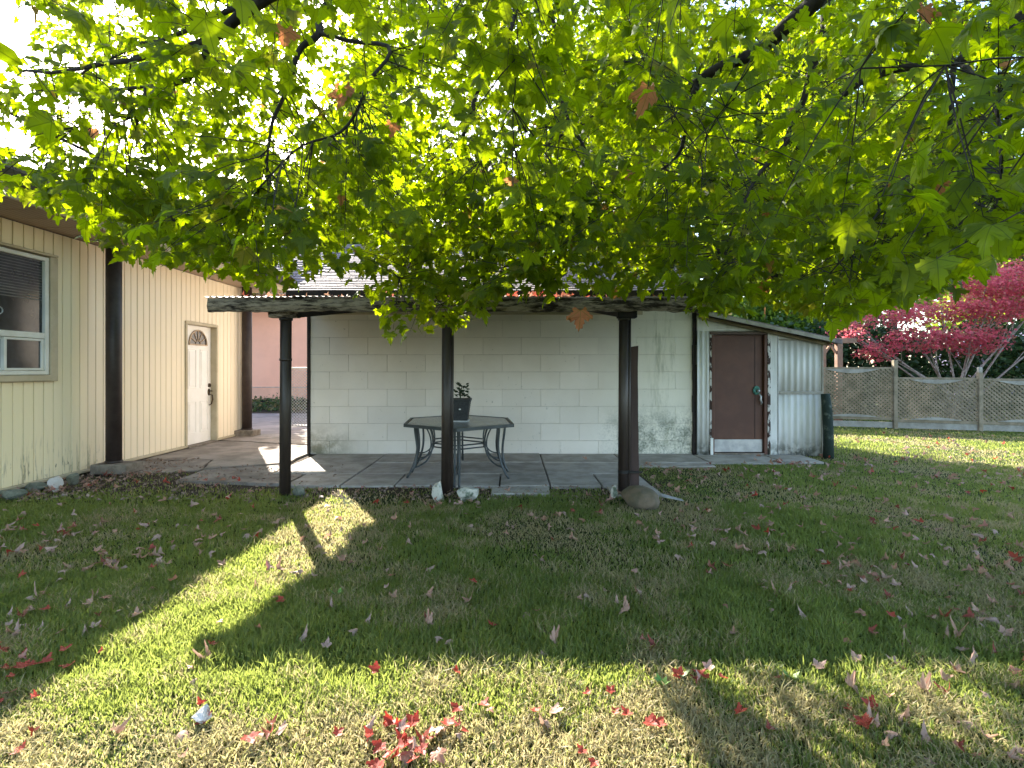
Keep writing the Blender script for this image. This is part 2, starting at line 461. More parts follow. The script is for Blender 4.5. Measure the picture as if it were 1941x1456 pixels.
class MB:
    def __init__(s, off=(0, 0, 0)):
        s.v = []; s.f = []; s.off = Vector(off)

    def add(s, vs, fs):
        b = len(s.v)
        s.v.extend([tuple(v) for v in vs])
        s.f.extend([tuple(i + b for i in f) for f in fs])
        return s

    def box(s, x0, x1, y0, y1, z0, z1, bev=0.0):
        if bev <= 0:
            vs = [(x, y, z) for z in (z0, z1) for y in (y0, y1) for x in (x0, x1)]
            return s.add(vs, [(0, 2, 3, 1), (4, 5, 7, 6), (0, 1, 5, 4), (2, 6, 7, 3), (0, 4, 6, 2), (1, 3, 7, 5)])
        import bmesh
        bm = bmesh.new()
        bmesh.ops.create_cube(bm, size=1.0)
        for v in bm.verts:
            v.co = Vector(((x0 + x1) / 2 + v.co.x * (x1 - x0), (y0 + y1) / 2 + v.co.y * (y1 - y0), (z0 + z1) / 2 + v.co.z * (z1 - z0)))
        bmesh.ops.bevel(bm, geom=list(bm.edges), offset=bev, segments=1, affect='EDGES')
        bm.verts.index_update()
        s.add([v.co.copy() for v in bm.verts], [[v.index for v in f.verts] for f in bm.faces])
        bm.free()
        return s

    def prism(s, poly, axis, a, b):
        """poly = 2D points; axis 'x','y','z' = extrusion axis between a and b"""
        n = len(poly)
        def pt(p, t):
            return {'x': (t, p[0], p[1]), 'y': (p[0], t, p[1]), 'z': (p[0], p[1], t)}[axis]
        vs = [pt(p, a) for p in poly] + [pt(p, b) for p in poly]
        fs = [tuple(range(n - 1, -1, -1)), tuple(range(n, 2 * n))]
        fs += [(i, (i + 1) % n, n + (i + 1) % n, n + i) for i in range(n)]
        return s.add(vs, fs)

    def bar(s, p0, p1, w, h, up=(0, 0, 1)):
        p0, p1 = Vector(p0), Vector(p1)
        d = (p1 - p0).normalized()
        u = Vector(up)
        side = d.cross(u).normalized()
        u = side.cross(d).normalized()
        vs = []
        for p in (p0, p1):
            for a, b in ((-1, -1), (1, -1), (1, 1), (-1, 1)):
                vs.append(p + side * (a * w / 2) + u * (b * h / 2))
        return s.add(vs, [(3, 2, 1, 0), (4, 5, 6, 7), (0, 1, 5, 4), (1, 2, 6, 5), (2, 3, 7, 6), (3, 0, 4, 7)])

    def tube(s, pts, rad, n=8, cap=True):
        pts = [Vector(p) for p in pts]
        k = len(pts)
        if not hasattr(rad, '__len__'):
            rad = [rad] * k
        prev = None
        vs = []
        for i, p in enumerate(pts):
            d = (pts[min(i + 1, k - 1)] - pts[max(i - 1, 0)])
            d = d.normalized() if d.length > 1e-9 else Vector((0, 0, 1))
            if prev is None:
                a = Vector((0, 0, 1)) if abs(d.z) < 0.9 else Vector((1, 0, 0))
                side = d.cross(a).normalized()
            else:
                side = (prev - d * prev.dot(d)).normalized()
            prev = side
            up = d.cross(side)
            for j in range(n):
                t = 2 * math.pi * j / n
                vs.append(p + (side * math.cos(t) + up * math.sin(t)) * rad[i])
        fs = []
        for i in range(k - 1):
            for j in range(n):
                a = i * n + j; b = i * n + (j + 1) % n
                fs.append((a, b, b + n, a + n))
        if cap:
            fs.append(tuple(range(n - 1, -1, -1))); fs.append(tuple(range((k - 1) * n, k * n)))
        return s.add(vs, fs)

    def build(s, name, mat, parent=None, smooth=False):
        o = wloc(parent)
        me = bpy.data.meshes.new(name)
        me.from_pydata([(v[0] - o.x, v[1] - o.y, v[2] - o.z) for v in s.v], [], s.f)
        me.materials.append(mat)
        if smooth:
            me.shade_smooth()
        me.update()
        return link(name, me, parent)


def fast_mesh(name, V, T, mat, parent=None, tint=None, uv=None, smooth=True):
    """triangle mesh from numpy arrays; tint (nv,2), uv (nv,2)"""
    me = bpy.data.meshes.new(name)
    if parent is not None:
        V = V - np.array(tuple(wloc(parent)))
    nv, nt_ = len(V), len(T)
    me.vertices.add(nv)
    me.vertices.foreach_set("co", np.ascontiguousarray(V, dtype=np.float32).ravel())
    me.loops.add(nt_ * 3)
    me.loops.foreach_set("vertex_index", np.ascontiguousarray(T, dtype=np.int32).ravel())
    me.polygons.add(nt_)
    me.polygons.foreach_set("loop_start", np.arange(0, nt_ * 3, 3, dtype=np.int32))
    me.polygons.foreach_set("loop_total", np.full(nt_, 3, dtype=np.int32))
    if smooth:
        me.polygons.foreach_set("use_smooth", np.ones(nt_, dtype=bool))
    me.update(calc_edges=True)
    if tint is not None:
        at = me.attributes.new("tint", 'FLOAT_COLOR', 'POINT')
        c = np.ones((nv, 4), dtype=np.float32); c[:, :2] = tint; c[:, 2] = 0
        at.data.foreach_set("color", c.ravel())
    if uv is not None:
        l = me.uv_layers.new(name="leafuv")
        l.data.foreach_set("uv", np.ascontiguousarray(uv[np.asarray(T).ravel()], dtype=np.float32).ravel())
    me.materials.append(mat)
    return link(name, me, parent)


# ------------------------------------------------------------------ leaf shapes
HALF = [(0.13, -0.07), (0.24, -0.15), (0.37, -0.08), (0.31, 0.06), (0.45, 0.08), (0.50, 0.19), (0.66, 0.27), (0.63, 0.44), (0.50, 0.42),
        (0.43, 0.54), (0.22, 0.44), (0.27, 0.63), (0.16, 0.68), (0.17, 0.83), (0.07, 0.86)]
FULL = [(0.0, 0.0)] + HALF + [(0.0, 1.02)] + [(-x, y) for x, y in reversed(HALF)]
LOWH = [(0.30, -0.13), (0.32, 0.07), (0.66, 0.32), (0.24, 0.44), (0.22, 0.75)]
LOW = [(0.0, 0.0)] + LOWH + [(0.0, 1.02)] + [(-x, y) for x, y in reversed(LOWH)]


def leaf_template(outline, fold, droop, curl, rings=1, seed=0):
    r = np.random.default_rng(seed)
    o = np.array(outline)
    o = o + r.normal(0, 0.012, o.shape)
    o[0] = (0, 0)
    c = np.array([0.0, 0.30])
    pts = [c]
    for k in range(1, rings + 1):
        pts.extend(c + (o - c) * (k / rings))
    pts = np.array(pts)
    n = len(o)
    T = []
    for i in range(n):
        T.append((0, 1 + i, 1 + (i + 1) % n))
    for k in range(1, rings):
        a0 = 1 + (k - 1) * n; b0 = 1 + k * n
        for i in range(n):
            j = (i + 1) % n
            T.append((a0 + i, b0 + i, b0 + j)); T.append((a0 + i, b0 + j, a0 + j))
    x, y = pts[:, 0], pts[:, 1]
    z = np.abs(x) * fold - droop * (y ** 2) - curl * x ** 2 + 0.03 * np.sin(9 * x + seed) * np.cos(7 * y)
    return np.column_stack([x, y, z]), np.array(T), np.column_stack([x, y])


def frames(tip, nrm):
    t = tip / np.linalg.norm(tip, axis=1)[:, None]
    n = nrm - t * (nrm * t).sum(1)[:, None]
    n /= np.maximum(np.linalg.norm(n, axis=1), 1e-6)[:, None]
    s = np.cross(t, n)
    return np.stack([s, t, n], axis=1)      # rows: x-axis, y-axis, z-axis


def scatter_mesh(name, tmpl, pos, tip, nrm, size, tint, mat, parent=None):
    """join many copies of the leaf shapes into one mesh"""
    nT = len(tmpl)
    idx = np.arange(len(pos)) % nT
    Vs, Ts, Us, Cs = [], [], [], []
    base = 0
    Fm = frames(tip, nrm)
    for k in range(nT):
        sel = np.where(idx == k)[0]
        if len(sel) == 0:
            continue
        V, T, U = tmpl[k]
        L = V[None, :, :] * size[sel][:, None, None]
        W = np.einsum('mvi,mij->mvj', L, Fm[sel]) + pos[sel][:, None, :]
        m, nv = len(sel), len(V)
        Vs.append(W.reshape(-1, 3))
        Ts.append((T[None] + (np.arange(m) * nv)[:, None, None] + base).reshape(-1, 3))
        Us.append(np.tile(U, (m, 1)))
        Cs.append(np.repeat(tint[sel], nv, axis=0))
        base += m * nv
    return fast_mesh(name, np.concatenate(Vs), np.concatenate(Ts), mat, parent, np.concatenate(Cs), np.concatenate(Us))


# ------------------------------------------------------------------ the ground
def ground():
    n = 160
    xs = np.concatenate([np.linspace(-400, -14, 14), np.linspace(-13, 16, n), np.linspace(17, 400, 14)])
    ys = np.concatenate([np.linspace(-300, -1, 10), np.linspace(0, 17, 110), np.linspace(18, 500, 20)])
    X, Y = np.meshgrid(xs, ys)
    inside = (X > -2.2) | (Y < 6.2)
    Z = 0.012 * np.sin(X * 1.7 + 1) * np.cos(Y * 1.3) - 0.02
    V = np.column_stack([X.ravel(), Y.ravel(), Z.ravel()])
    w = len(xs)
    T = []
    for j in range(len(ys) - 1):
        for i in range(w - 1):
            a = j * w + i
            T.append((a, a + 1, a + w + 1)); T.append((a, a + w + 1, a + w))
    o = fast_mesh("ground", V, np.array(T), M['ground'])
    tag(o, kind='structure')


ground()

# driveway between the houses and grass verge behind it
d = MB().box(-14.0, -2.9, 12.45, 18.2, -0.10, 0.006).build("driveway", M['asphalt'])
tag(d, kind='structure')


# patio slabs
patio = bpy.data.objects.new("patio", None); COL.objects.link(patio); tag(patio, kind='structure')
rows = [(6.86, 7.66, [-2.92, -2.2, -1.5, -0.83, -0.16, 0.49, 1.15, 1.79]),
        (7.66, 8.56, [-3.42, -2.2, -0.85, 0.49, 1.79]),
        (8.56, 9.47, [-3.42, -2.2, -0.85, 0.49, 1.79, 3.15])]
for y0, y1, xs in rows:
    for a, b in zip(xs[:-1], xs[1:]):
        dz = random.uniform(-0.008, 0.008)
        g_ = 0.011
        mb = MB().box(a + g_, b - g_, y0 + g_, y1 - g_, -0.05, 0.02 + dz, 0.006)
        mb.build("paving_slab", M['concrete'], patio)
# strip along the wall toward the shed, two short front slabs
for (a, b, c, e) in ((3.17, 4.35, 8.55, 9.36), (4.37, 5.0, 8.62, 9.36), (1.83, 3.13, 8.25, 8.54), (-0.25, 0.46, 6.45, 6.84), (1.2, 1.79, 6.35, 6.84)):
    MB().box(a, b, c, e, -0.05, 0.012 + random.uniform(-.004, .004), 0.006).build("paving_slab", M['concrete'], patio)

# cracked concrete path by the house door: irregular slabs
path = bpy.data.objects.new("path", None); COL.objects.link(path); tag(path, kind='structure')


def G2(px, py):
    D = F * EYE / (py - 700.0)
    return ((px - 970.5) / F * D, D)


def rough_poly(pts, amp=0.02, step=0.18):
    out = []
    n = len(pts)
    for i in range(n):
        a = Vector(pts[i]); b = Vector(pts[(i + 1) % n])
        k = max(1, int((b - a).length / step))
        nn = Vector((-(b - a).y, (b - a).x)).normalized()
        for j in range(k):
            p = a.lerp(b, j / k)
            if j:
                # the same wobble for both sides of a crack
                w = mnoise.noise(Vector((p.x * 1.9, p.y * 1.9, 3.1))) * amp * 3
                p = p + Vector((w, w))
            out.append((p.x, p.y))
    return out


wallx = -6.14
A = [(wallx, 8.9), (-4.95, 8.92), (-4.25, 9.45), (-3.6, 10.5), (wallx, 11.3)]
B = [(wallx, 11.33), (-3.58, 10.53), (-3.5, 12.42), (wallx, 12.42)]
C = [(-4.93, 8.90), (-4.22, 9.42), (-3.57, 10.47), (-3.57, 8.5), (-4.6, 8.0)]
D_ = [(wallx, 8.86), (-4.97, 8.88), (-4.62, 7.98), (-5.4, 7.75), (wallx, 8.25)]
E_ = [(-3.45, 8.47), (-4.57, 7.97), (-4.5, 7.2), (-2.96, 7.0), (-2.96, 7.62), (-3.45, 7.68)]
for k, poly in enumerate((A, B, C, D_, E_)):
    z = 0.012 + 0.012 * ((k * 7) % 3 - 1)
    c = Vector((sum(p[0] for p in poly) / len(poly), sum(p[1] for p in poly) / len(poly)))
    shr = [tuple(c + (Vector(p) - c) * 0.988) for p in poly]
    MB().prism(rough_poly(shr, 0.014), 'z', -0.06, z).build("concrete_slab", M['pathconc'], path)

# ------------------------------------------------------------------ the cream house at the left
house = empty("cream_house", "cream house at the left, clad in vertical boards, with a white door and a window", "house", None, (-6.2, 8, 0))
MB().box(-12.5, -6.42, 3.0, 12.25, 0.0, 3.34).build("wall", M['creamtrim'], house)
WX = -6.15
win = (5.55, 7.12, 1.43, 2.97)      # window hole y0,y1,z0,z1
door = (10.16, 11.16, 0.03, 2.36)
for (a, b, c, e) in ((3.0, win[0] - .02, 0.0, 3.34), (win[1] + .02, door[0] - .02, 0.0, 3.34), (door[1] + .02, 12.2, 0.0, 3.34), (win[0] - .019, win[1] + .019, 0.0, win[2] - .02), (win[0] - .019, win[1] + .019, win[3] + .02, 3.34), (door[0] - .019, door[1] + .019, door[3] + .02, 3.34)):
    MB().box(-6.42, -6.186, a, b, c, e).build("sheathing", M['creamtrim'], house)
y = 3.1
GROOVE = 0.011
W = 0.147
while y < 12.2:
    y1 = min(y + W, 12.2)
    segs = [(0.06, 3.33)]
    mid = (y + y1) / 2
    if win[0] - 0.02 < mid < win[1] + 0.13:
        segs = [(0.06, win[2] - 0.09), (win[3] + 0.06, 3.33)]
    if door[0] - 0.03 < mid < door[1] + 0.06:
        segs = [(door[3] + 0.06, 3.33)]
    for z0, z1 in segs:
        dx = random.uniform(-0.002, 0.002)
        MB().box(WX - 0.035, WX + dx, y + GROOVE / 2, y1 - GROOVE / 2, z0, z1, 0.005).build("siding_board", M['siding'], house)
    y = y1
# foundation strip / bottom trim
MB().box(WX - 0.02, WX + 0.02, 3.0, 10.12, 0.015, 0.058, 0.006).build("bottom_trim", M['creamtrim'], house)
MB().box(WX - 0.02, WX + 0.02, 11.2, 12.22, 0.015, 0.058, 0.006).build("bottom_trim", M['creamtrim'], house)
MB().box(WX - 0.03, WX + 0.012, 12.2, 12.26, 0.0, 3.33, 0.004).build("corner_trim", M['creamtrim'], house)
# soffit panels
y = 3.0
while y < 12.9:
    y1 = min(y + 0.40, 12.9)
    MB().box(-6.18, -5.40, y + 0.004, y1 - 0.004, 3.345, 3.37, 0.003).build("soffit_panel", M['soffit'], house)
    y = y1
MB().box(-5.40, -5.36, 2.9, 12.95, 3.335, 3.60, 0.004).build("fascia", M['creamtrim'], house)
MB().prism([(-5.35, 3.45), (-5.25, 3.47), (-5.24, 3.60), (-5.35, 3.60)], 'y', 2.9, 12.97).build("gutter", M['brownmetal'], house)
MB().box(-12.5, -5.42, 12.93, 12.97, 3.335, 3.60, 0.004).build("fascia", M['creamtrim'], house)
roofbm = MB()
e0, e1, rz = 2.85, 12.99, 3.62
roofbm.add([(-5.3, e0, rz), (-5.3, e1, rz), (-8.9, e1 - 3.0, 5.1), (-8.9, e0, 5.1), (-12.6, e0, rz), (-12.6, e1, rz),
            (-5.3, e0, rz + 0.09), (-5.3, e1, rz + 0.09), (-8.9, e1 - 3.0, 5.19), (-8.9, e0, 5.19), (-12.6, e0, rz + .09), (-12.6, e1, rz + .09)],
           [(0, 1, 2, 3), (3, 2, 5, 4), (1, 5, 2), (6, 9, 8, 7), (9, 10, 11, 8), (7, 8, 11), (0, 6, 7, 1), (1, 7, 11, 5), (0, 3, 9, 6), (3, 4, 10, 9), (4, 5, 11, 10)])
roofbm.build("roof", M['shingle'], house)

# window
wf = MB()
y0, y1, z0, z1 = win
X0, X1 = WX - 0.05, WX + 0.025
wf.box(X0, X1, y0, y1, z1 - 0.05, z1, 0.004)
wf.box(X0, X1, y0, y1, z0, z0 + 0.05, 0.004)
wf.box(X0, X1, y0, y0 + 0.05, z0 + 0.05, z1 - 0.05, 0.004)
wf.box(X0, X1, y1 - 0.06, y1, z0 + 0.05, z1 - 0.05, 0.004)
wf.box(X0, X1 - 0.004, y0 + 0.05, y1 - 0.06, 1.90, 1.975, 0.004)
window = wf.build("window", M['white'], house)
# sliding sashes of the lower lights
for (a, b, dx) in ((6.50, 7.055, 0.008), (5.61, 6.53, -0.012)):
    sm = MB()
    xa, xb = WX - 0.03 + dx, WX + 0.004 + dx
    sm.box(xa, xb, a, a + 0.04, 1.485, 1.895, 0.003).box(xa, xb, b - 0.035, b, 1.485, 1.895, 0.003)
    sm.box(xa, xb, a + 0.04, b - 0.035, 1.865, 1.895, 0.003).box(xa, xb, a + 0.04, b - 0.035, 1.485, 1.515, 0.003)
    sm.build("sash", M['white'], window)
    MB().box(WX - 0.022 + dx, WX - 0.016 + dx, a + 0.03, b - 0.03, 1.50, 1.88).build("pane", M['glass'], window)
MB().box(WX - 0.022, WX - 0.016, y0 + 0.045, y1 - 0.055, 1.97, z1 - 0.045).build("pane", M['glass'], window)
# the raised blind seen in the upper light as a stack of thin slats, on the room side of the pane edge
for k in range(15):
    z = 2.90 - k * 0.036
    MB().box(WX - 0.0155, WX - 0.012, y0 + 0.06, y1 - 0.07, z, z + 0.008 + 0.006 * (k > 10)).build("blind_slat", M['blind'], window)
# part of a white curl-shaped sticker at the edge of the picture
sk = MB()
arc = [(6.44 + 0.055 * math.cos(t) * 1.2, 2.21 + 0.05 * math.sin(t)) for t in np.linspace(2.6, -1.2, 9)] + [(6.42, 2.13), (6.34, 2.15)]
for a, b in zip(arc[:-1], arc[1:]):
    sk.bar((WX - 0.012, a[0], a[1]), (WX - 0.012, b[0], b[1]), 0.004, 0.022, up=(1, 0, 0))
sk.build("sticker", M['emblem'], window)
MB().box(WX - 0.02, WX + 0.035, y1 + 0.012, y1 + 0.135, z0 - 0.09, z1 + 0.02, 0.006).build("window_trim", M['creamtrim'], house)
MB().box(WX - 0.02, WX + 0.045, y0 - 0.1, y1 + 0.01, z0 - 0.085, z0 - 0.006, 0.006).build("window_sill", M['creamtrim'], house)
MB().box(WX - 0.02, WX + 0.045, y0 - 0.1, y1 + 0.13, z1 + 0.022, z1 + 0.056, 0.006).build("window_head", M['creamtrim'], house)

# white door with fan light
dy0, dy1, dz0, dz1 = door
DX = WX - 0.10
fr = MB()
fr.box(DX - 0.05, WX + 0.03, dy0 - 0.05, dy0, 0.02, dz1 + 0.0, 0.005)
fr.box(DX - 0.05, WX + 0.03, dy1, dy1 + 0.06, 0.02, dz1 + 0.0, 0.005)
fr.box(DX - 0.05, WX + 0.03, dy0 - 0.05, dy1 + 0.06, dz1 + 0.002, dz1 + 0.055, 0.005)
fr.build("door_frame", M['creamtrim'], house)
MB().box(DX - 0.05, WX + 0.05, dy0, dy1, 0.0, 0.03, 0.004).build("door_sill", M['blockconc'], house)
slab = MB().box(DX - 0.045, DX, dy0 + 0.004, dy1 - 0.004, 0.034, dz1 - 0.004).build("door", M['doorwhite'], house)
# my eye sees the near edge further along y because of the recess: usable face spans dy0+0.15..dy1
ya, yb = dy0 + 0.16, dy1 - 0.02
ym = (ya + yb) / 2 + 0.0


def raised_panel(a, b, za, zb):
    m = MB()
    w = 0.022
    m.box(DX - 0.001, DX + 0.010, a, b, zb - w, zb, 0.004).box(DX - 0.001, DX + 0.010, a, b, za, za + w, 0.004)
    m.box(DX - 0.001, DX + 0.010, a, a + w, za + w, zb - w, 0.004).box(DX - 0.001, DX + 0.010, b - w, b, za + w, zb - w, 0.004)
    m.box(DX - 0.001, DX + 0.006, a + 0.05, b - 0.05, za + 0.05, zb - 0.05, 0.005)
    m.build("door_panel", M['doorwhite'], slab)


for (a, b) in ((ya + 0.05, ya + 0.33), (ya + 0.45, ya + 0.73)):
    raised_panel(a, b, 1.12, 1.90)
    raised_panel(a, b, 0.24, 0.87)
# fan light
cy, cz, rr = ya + 0.38, 1.985, 0.30
fan = [(cy + rr * math.cos(t), cz + 0.01 + rr * 0.92 * math.sin(t)) for t in np.linspace(0, math.pi, 15)]
MB().prism(fan, 'x', DX, DX + 0.004).build("fan_window", M['fanglass'], slab)
rim = MB()
for a, b in zip(fan[:-1], fan[1:]):
    rim.bar((DX + 0.008, a[0], a[1]), (DX + 0.008, b[0], b[1]), 0.024, 0.03, up=(1, 0, 0))
rim.bar((DX + 0.008, cy - rr - 0.01, cz), (DX + 0.008, cy + rr + 0.01, cz), 0.024, 0.035, up=(1, 0, 0))
for t in (0.55, 1.1, math.pi / 2, 2.04, 2.59):
    rim.bar((DX + 0.007, cy + 0.08 * math.cos(t), cz + 0.08 * math.sin(t)), (DX + 0.007, cy + rr * math.cos(t), cz + rr * 0.92 * math.sin(t)), 0.014, 0.016, up=(1, 0, 0))
hub = [(cy + 0.085 * math.cos(t), cz + 0.085 * math.sin(t)) for t in np.linspace(0, math.pi, 8)]
for a, b in zip(hub[:-1], hub[1:]):
    rim.bar((DX + 0.007, a[0], a[1]), (DX + 0.007, b[0], b[1]), 0.014, 0.016, up=(1, 0, 0))
rim.build("fan_window_frame", simple("tan_frame", (0.50, 0.36, 0.25), None, 4, 0.6, 0.0), slab)
# deadbolt and handle
hy = yb - 0.055


def disc_x(x, cy, cz, r, th, n=14, sz=1.0):
    return MB().prism([(cy + r * math.cos(t), cz + r * sz * math.sin(t)) for t in np.linspace(0, 2 * math.pi, n, endpoint=False)], 'x', x, x + th)


disc_x(DX, hy, 1.17, 0.04, 0.03).build("deadbolt", M['brass'], slab)
hd = disc_x(DX, hy, 1.03, 0.038, 0.015, sz=1.9)
hd.tube([(DX + 0.01, hy, 0.98), (DX + 0.075, hy, 0.97), (DX + 0.085, hy, 0.88), (DX + 0.06, hy, 0.79), (DX + 0.01, hy, 0.76)], [0.012, 0.013, 0.016, 0.013, 0.011], 8)
hd.tube([(DX + 0.01, hy, 1.05), (DX + 0.07, hy + 0.0, 1.06), (DX + 0.085, hy - 0.03, 1.045)], 0.010, 8)
hd.build("door_handle", M['brass'], slab, True)

# two brown round porch posts of the house on concrete blocks
for (x, y, r, lab, bw) in ((-5.80, 7.84, 0.100, "thick dark brown round post near the window, standing on a concrete block", 0.52),
                           (-5.97, 12.12, 0.105, "dark brown round post at the far corner of the cream house", 0.44)):
    p = empty("porch_post", lab, "post", "brown round posts along the cream house", (x, y, 0))
    MB().tube([(x, y, 0.14), (x, y, 3.34)], r, 28).build("shaft", M['brownmetal'], p, True)
    MB().tube([(x, y, 0.14), (x, y, 0.17)], r + 0.012, 28).build("collar", M['brownmetal'], p, True)
    b = MB().box(x - 0.20, x + bw - 0.20, y - 0.20, y + 0.16, 0.0, 0.14, 0.012).build("concrete_block", M['blockconc'], p)

# ------------------------------------------------------------------ block garage
GX0, GX1, GY = -3.56, 3.20, 9.50
garage = empty("block_garage", "white painted block garage wall with mouldy right corner behind the patio", "garage", None, (0, GY, 0))
MB().box(GX0 + 0.01, GX1 - 0.01, GY + 0.012, 15.8, 0.0, 2.80).build("wall", M['mortar'], garage)
zc = [0.005, 0.24, 0.545, 0.845, 1.15, 1.455, 1.76, 2.065, 2.37, 2.675, 2.79]
L = 0.678
for i in range(len(zc) - 1):
    x = GX0 + (0 if i % 2 == 1 else -L / 2)
    while x < GX1 - 0.02:
        a, b = max(x, GX0), min(x + L, GX1)
        if b - a > 0.03:
            MB().box(a + 0.0014, b - 0.0014, GY + random.uniform(-0.0018, 0.0018), GY + 0.05, zc[i] + 0.0022, zc[i + 1] - 0.0022, 0.003).build("block", M['block'], garage)
        x += L
MB().box(GX0 - 0.05, GX0 + 0.004, GY - 0.03, GY + 0.1, 0.0, 2.78, 0.004).build("corner_trim", M['blacktrim'], garage)
ct = MB()
zz = 0.0
while zz < 2.6:       # the ragged dark strip at the right corner
    h = random.uniform(0.2, 0.4)
    ct.box(GX1 - 0.02 + random.uniform(-.006, .006), GX1 + 0.035 + random.uniform(-.008, .01), GY - 0.05, GY + 0.04, zz, min(zz + h, 2.7), 0.003)
    zz += h
ct.build("corner_strip", M['blacktrim'], garage)
# ledger board where the canopy meets the wall
MB().box(GX0, 2.3, GY - 0.035, GY - 0.004, 2.46, 2.56, 0.004).build("ledger_board", M['creamtrim'], garage)
# roof: deck, gutter, shingle tabs
EY, EZ, RY, RZ = 9.22, 2.84, 12.75, 4.22
rx0, rx1 = -3.85, 3.40
MB().add([(rx0, EY, EZ - .05), (rx1, EY, EZ - .05), (rx1, RY, RZ - .05), (rx0, RY, RZ - .05), (rx1, 16.3, EZ - .05), (rx0, 16.3, EZ - .05),
          (rx0, EY, EZ), (rx1, EY, EZ), (rx1, RY, RZ), (rx0, RY, RZ), (rx1, 16.3, EZ), (rx0, 16.3, EZ)],
         [(3, 2, 1, 0), (5, 4, 2, 3), (6, 7, 8, 9), (9, 8, 10, 11), (0, 1, 7, 6), (1, 2, 8, 7), (2, 4, 10, 8), (4, 5, 11, 10), (5, 3, 9, 11), (3, 0, 6, 9)]
         ).build("roof", M['shingle'], garage)
MB().add([(GX0, GY, 2.8), (GX0, 15.8, 2.8), (GX0, 12.65, 4.1), (GX1, GY, 2.8), (GX1, 15.8, 2.8), (GX1, 12.65, 4.1)],
         [(0, 1, 2), (3, 5, 4), (0, 2, 5, 3), (1, 4, 5, 2)]).build("gable", M['creamtrim'], garage)
MB().prism([(EY, 2.725), (EY - 0.10, 2.735), (EY - 0.115, 2.832), (EY, 2.832)], 'x', rx0 + 0.02, rx1 - 0.02).build("gutter", M['blacktrim'], garage)
MB().box(rx0, rx1, EY + 0.002, GY + 0.02, 2.77, 2.785).build("soffit", M['creamtrim'], garage)
sh = MB()
sl = math.hypot(RY - EY, RZ - EZ)
dY, dZ = (RY - EY) / sl, (RZ - EZ) / sl
nrow = 27
for r_ in range(nrow):
    s0 = r_ * sl / nrow
    s1 = min(s0 + 0.17, sl)
    x = rx0 + (0.14 if r_ % 2 else 0)
    while x < rx1 - 0.02:
        w = 0.285 + random.uniform(-.02, .02)
        x1 = min(x + w, rx1)
        t = 0.012 + random.uniform(0, 0.006)
        n_ = Vector((0, -dZ, dY))
        lo = Vector((0, EY + dY * s0, EZ + dZ * s0)); hi = Vector((0, EY + dY * s1, EZ + dZ * s1))
        A0 = lo + n_ * (t + 0.004); A1 = hi + n_ * 0.004; B0 = lo + n_ * 0.002
        sh.add([(x, A0.y, A0.z), (x1 - .006, A0.y, A0.z), (x1 - .006, A1.y, A1.z), (x, A1.y, A1.z), (x, B0.y, B0.z), (x1 - .006, B0.y, B0.z)],
               [(0, 1, 2, 3), (4, 5, 1, 0), (4, 0, 3), (5, 2, 1)])
        x = x1
tag(sh.build("shingles", M['shingle'], garage), kind="stuff")

# ------------------------------------------------------------------ patio canopy
canopy = empty("patio_canopy", "low patio canopy with a rough bark-edged front beam on three dark pipe posts", "canopy", None, (-0.7, 6.45, 0))
fy = 6.40
# front beam: uneven weathered board
nx = 190
vs, fs = [], []
for i in range(nx + 1):
    x = -3.60 + 5.92 * i / nx
    ztop = 2.343 + 0.008 * mnoise.noise(Vector((x * 2, 0, 0))) + 0.006 * mnoise.noise(Vector((x * 12, 3, 0)))
    zbot = 2.185 + 0.030 * mnoise.noise(Vector((x * 1.6, 9, 0))) + 0.014 * mnoise.noise(Vector((x * 9, 5, 0)))
    zm = 2.25 + 0.02 * mnoise.noise(Vector((x * 3, 2, 7)))
    q = 0.012 * mnoise.noise(Vector((x * 5, 1, 2)))
    vs += [(x, fy - 0.035 + q, zbot), (x, fy - 0.055 - q, zm), (x, fy - 0.035, ztop), (x, fy + 0.03, ztop), (x, fy + 0.03, zbot)]
for i in range(nx):
    a = i * 5
    for j in range(5):
        fs.append((a + j, a + (j + 1) % 5, a + 5 + (j + 1) % 5, a + 5 + j))
fs += [(4, 3, 2, 1, 0), tuple(nx * 5 + j for j in range(5))]
MB().add(vs, fs).build("front_beam", M['log'], canopy)


def roofz(y):
    return 2.345 + (y - 6.33) * (2.665 - 2.345) / (9.44 - 6.33)


bounds = [-3.62, -2.62, -1.62, -0.62, 0.38, 1.38, 2.34]
for a, b in zip(bounds[:-1], bounds[1:]):
    n = int((b - a + 0.03) / 0.0095)
    dz = 0.006 if bounds.index(a) % 2 else 0.0
    V, Fc = [], []
    for i in range(n + 1):
        x = a + (b - a + 0.03) * i / n
        w = 0.0045 * math.sin(2 * math.pi * x / 0.076)
        jag = 0.01 * mnoise.noise(Vector((x * 6, 0, 0)))
        for (yy, t) in ((6.345 + jag, 0), (9.45, 0), (6.345 + jag, 0.003), (9.45, 0.003)):
            V.append((x, yy, roofz(yy) + w + t + dz + 0.006))
    for i in range(n):
        p = i * 4
        Fc += [(p, p + 1, p + 5, p + 4), (p + 2, p + 6, p + 7, p + 3), (p, p + 4, p + 6, p + 2), (p + 1, p + 3, p + 7, p + 5)]
    MB().add(V, Fc).build("roof_sheet", M['tin'], canopy)
for px_ in (-2.62, -0.77, 1.376):
    y0_, y1_ = 6.46, 9.46
    MB().add([(px_ + s_ * 0.06, yy, roofz(yy) + zz_) for yy in (y0_, y1_) for s_ in (-1, 1) for zz_ in ((-0.24 if yy < 7 else -0.15), -0.005)],
             [(0, 2, 3, 1), (4, 5, 7, 6), (0, 1, 5, 4), (2, 6, 7, 3), (0, 4, 6, 2), (1, 3, 7, 5)]).build("rafter", M['blacktrim'], canopy)
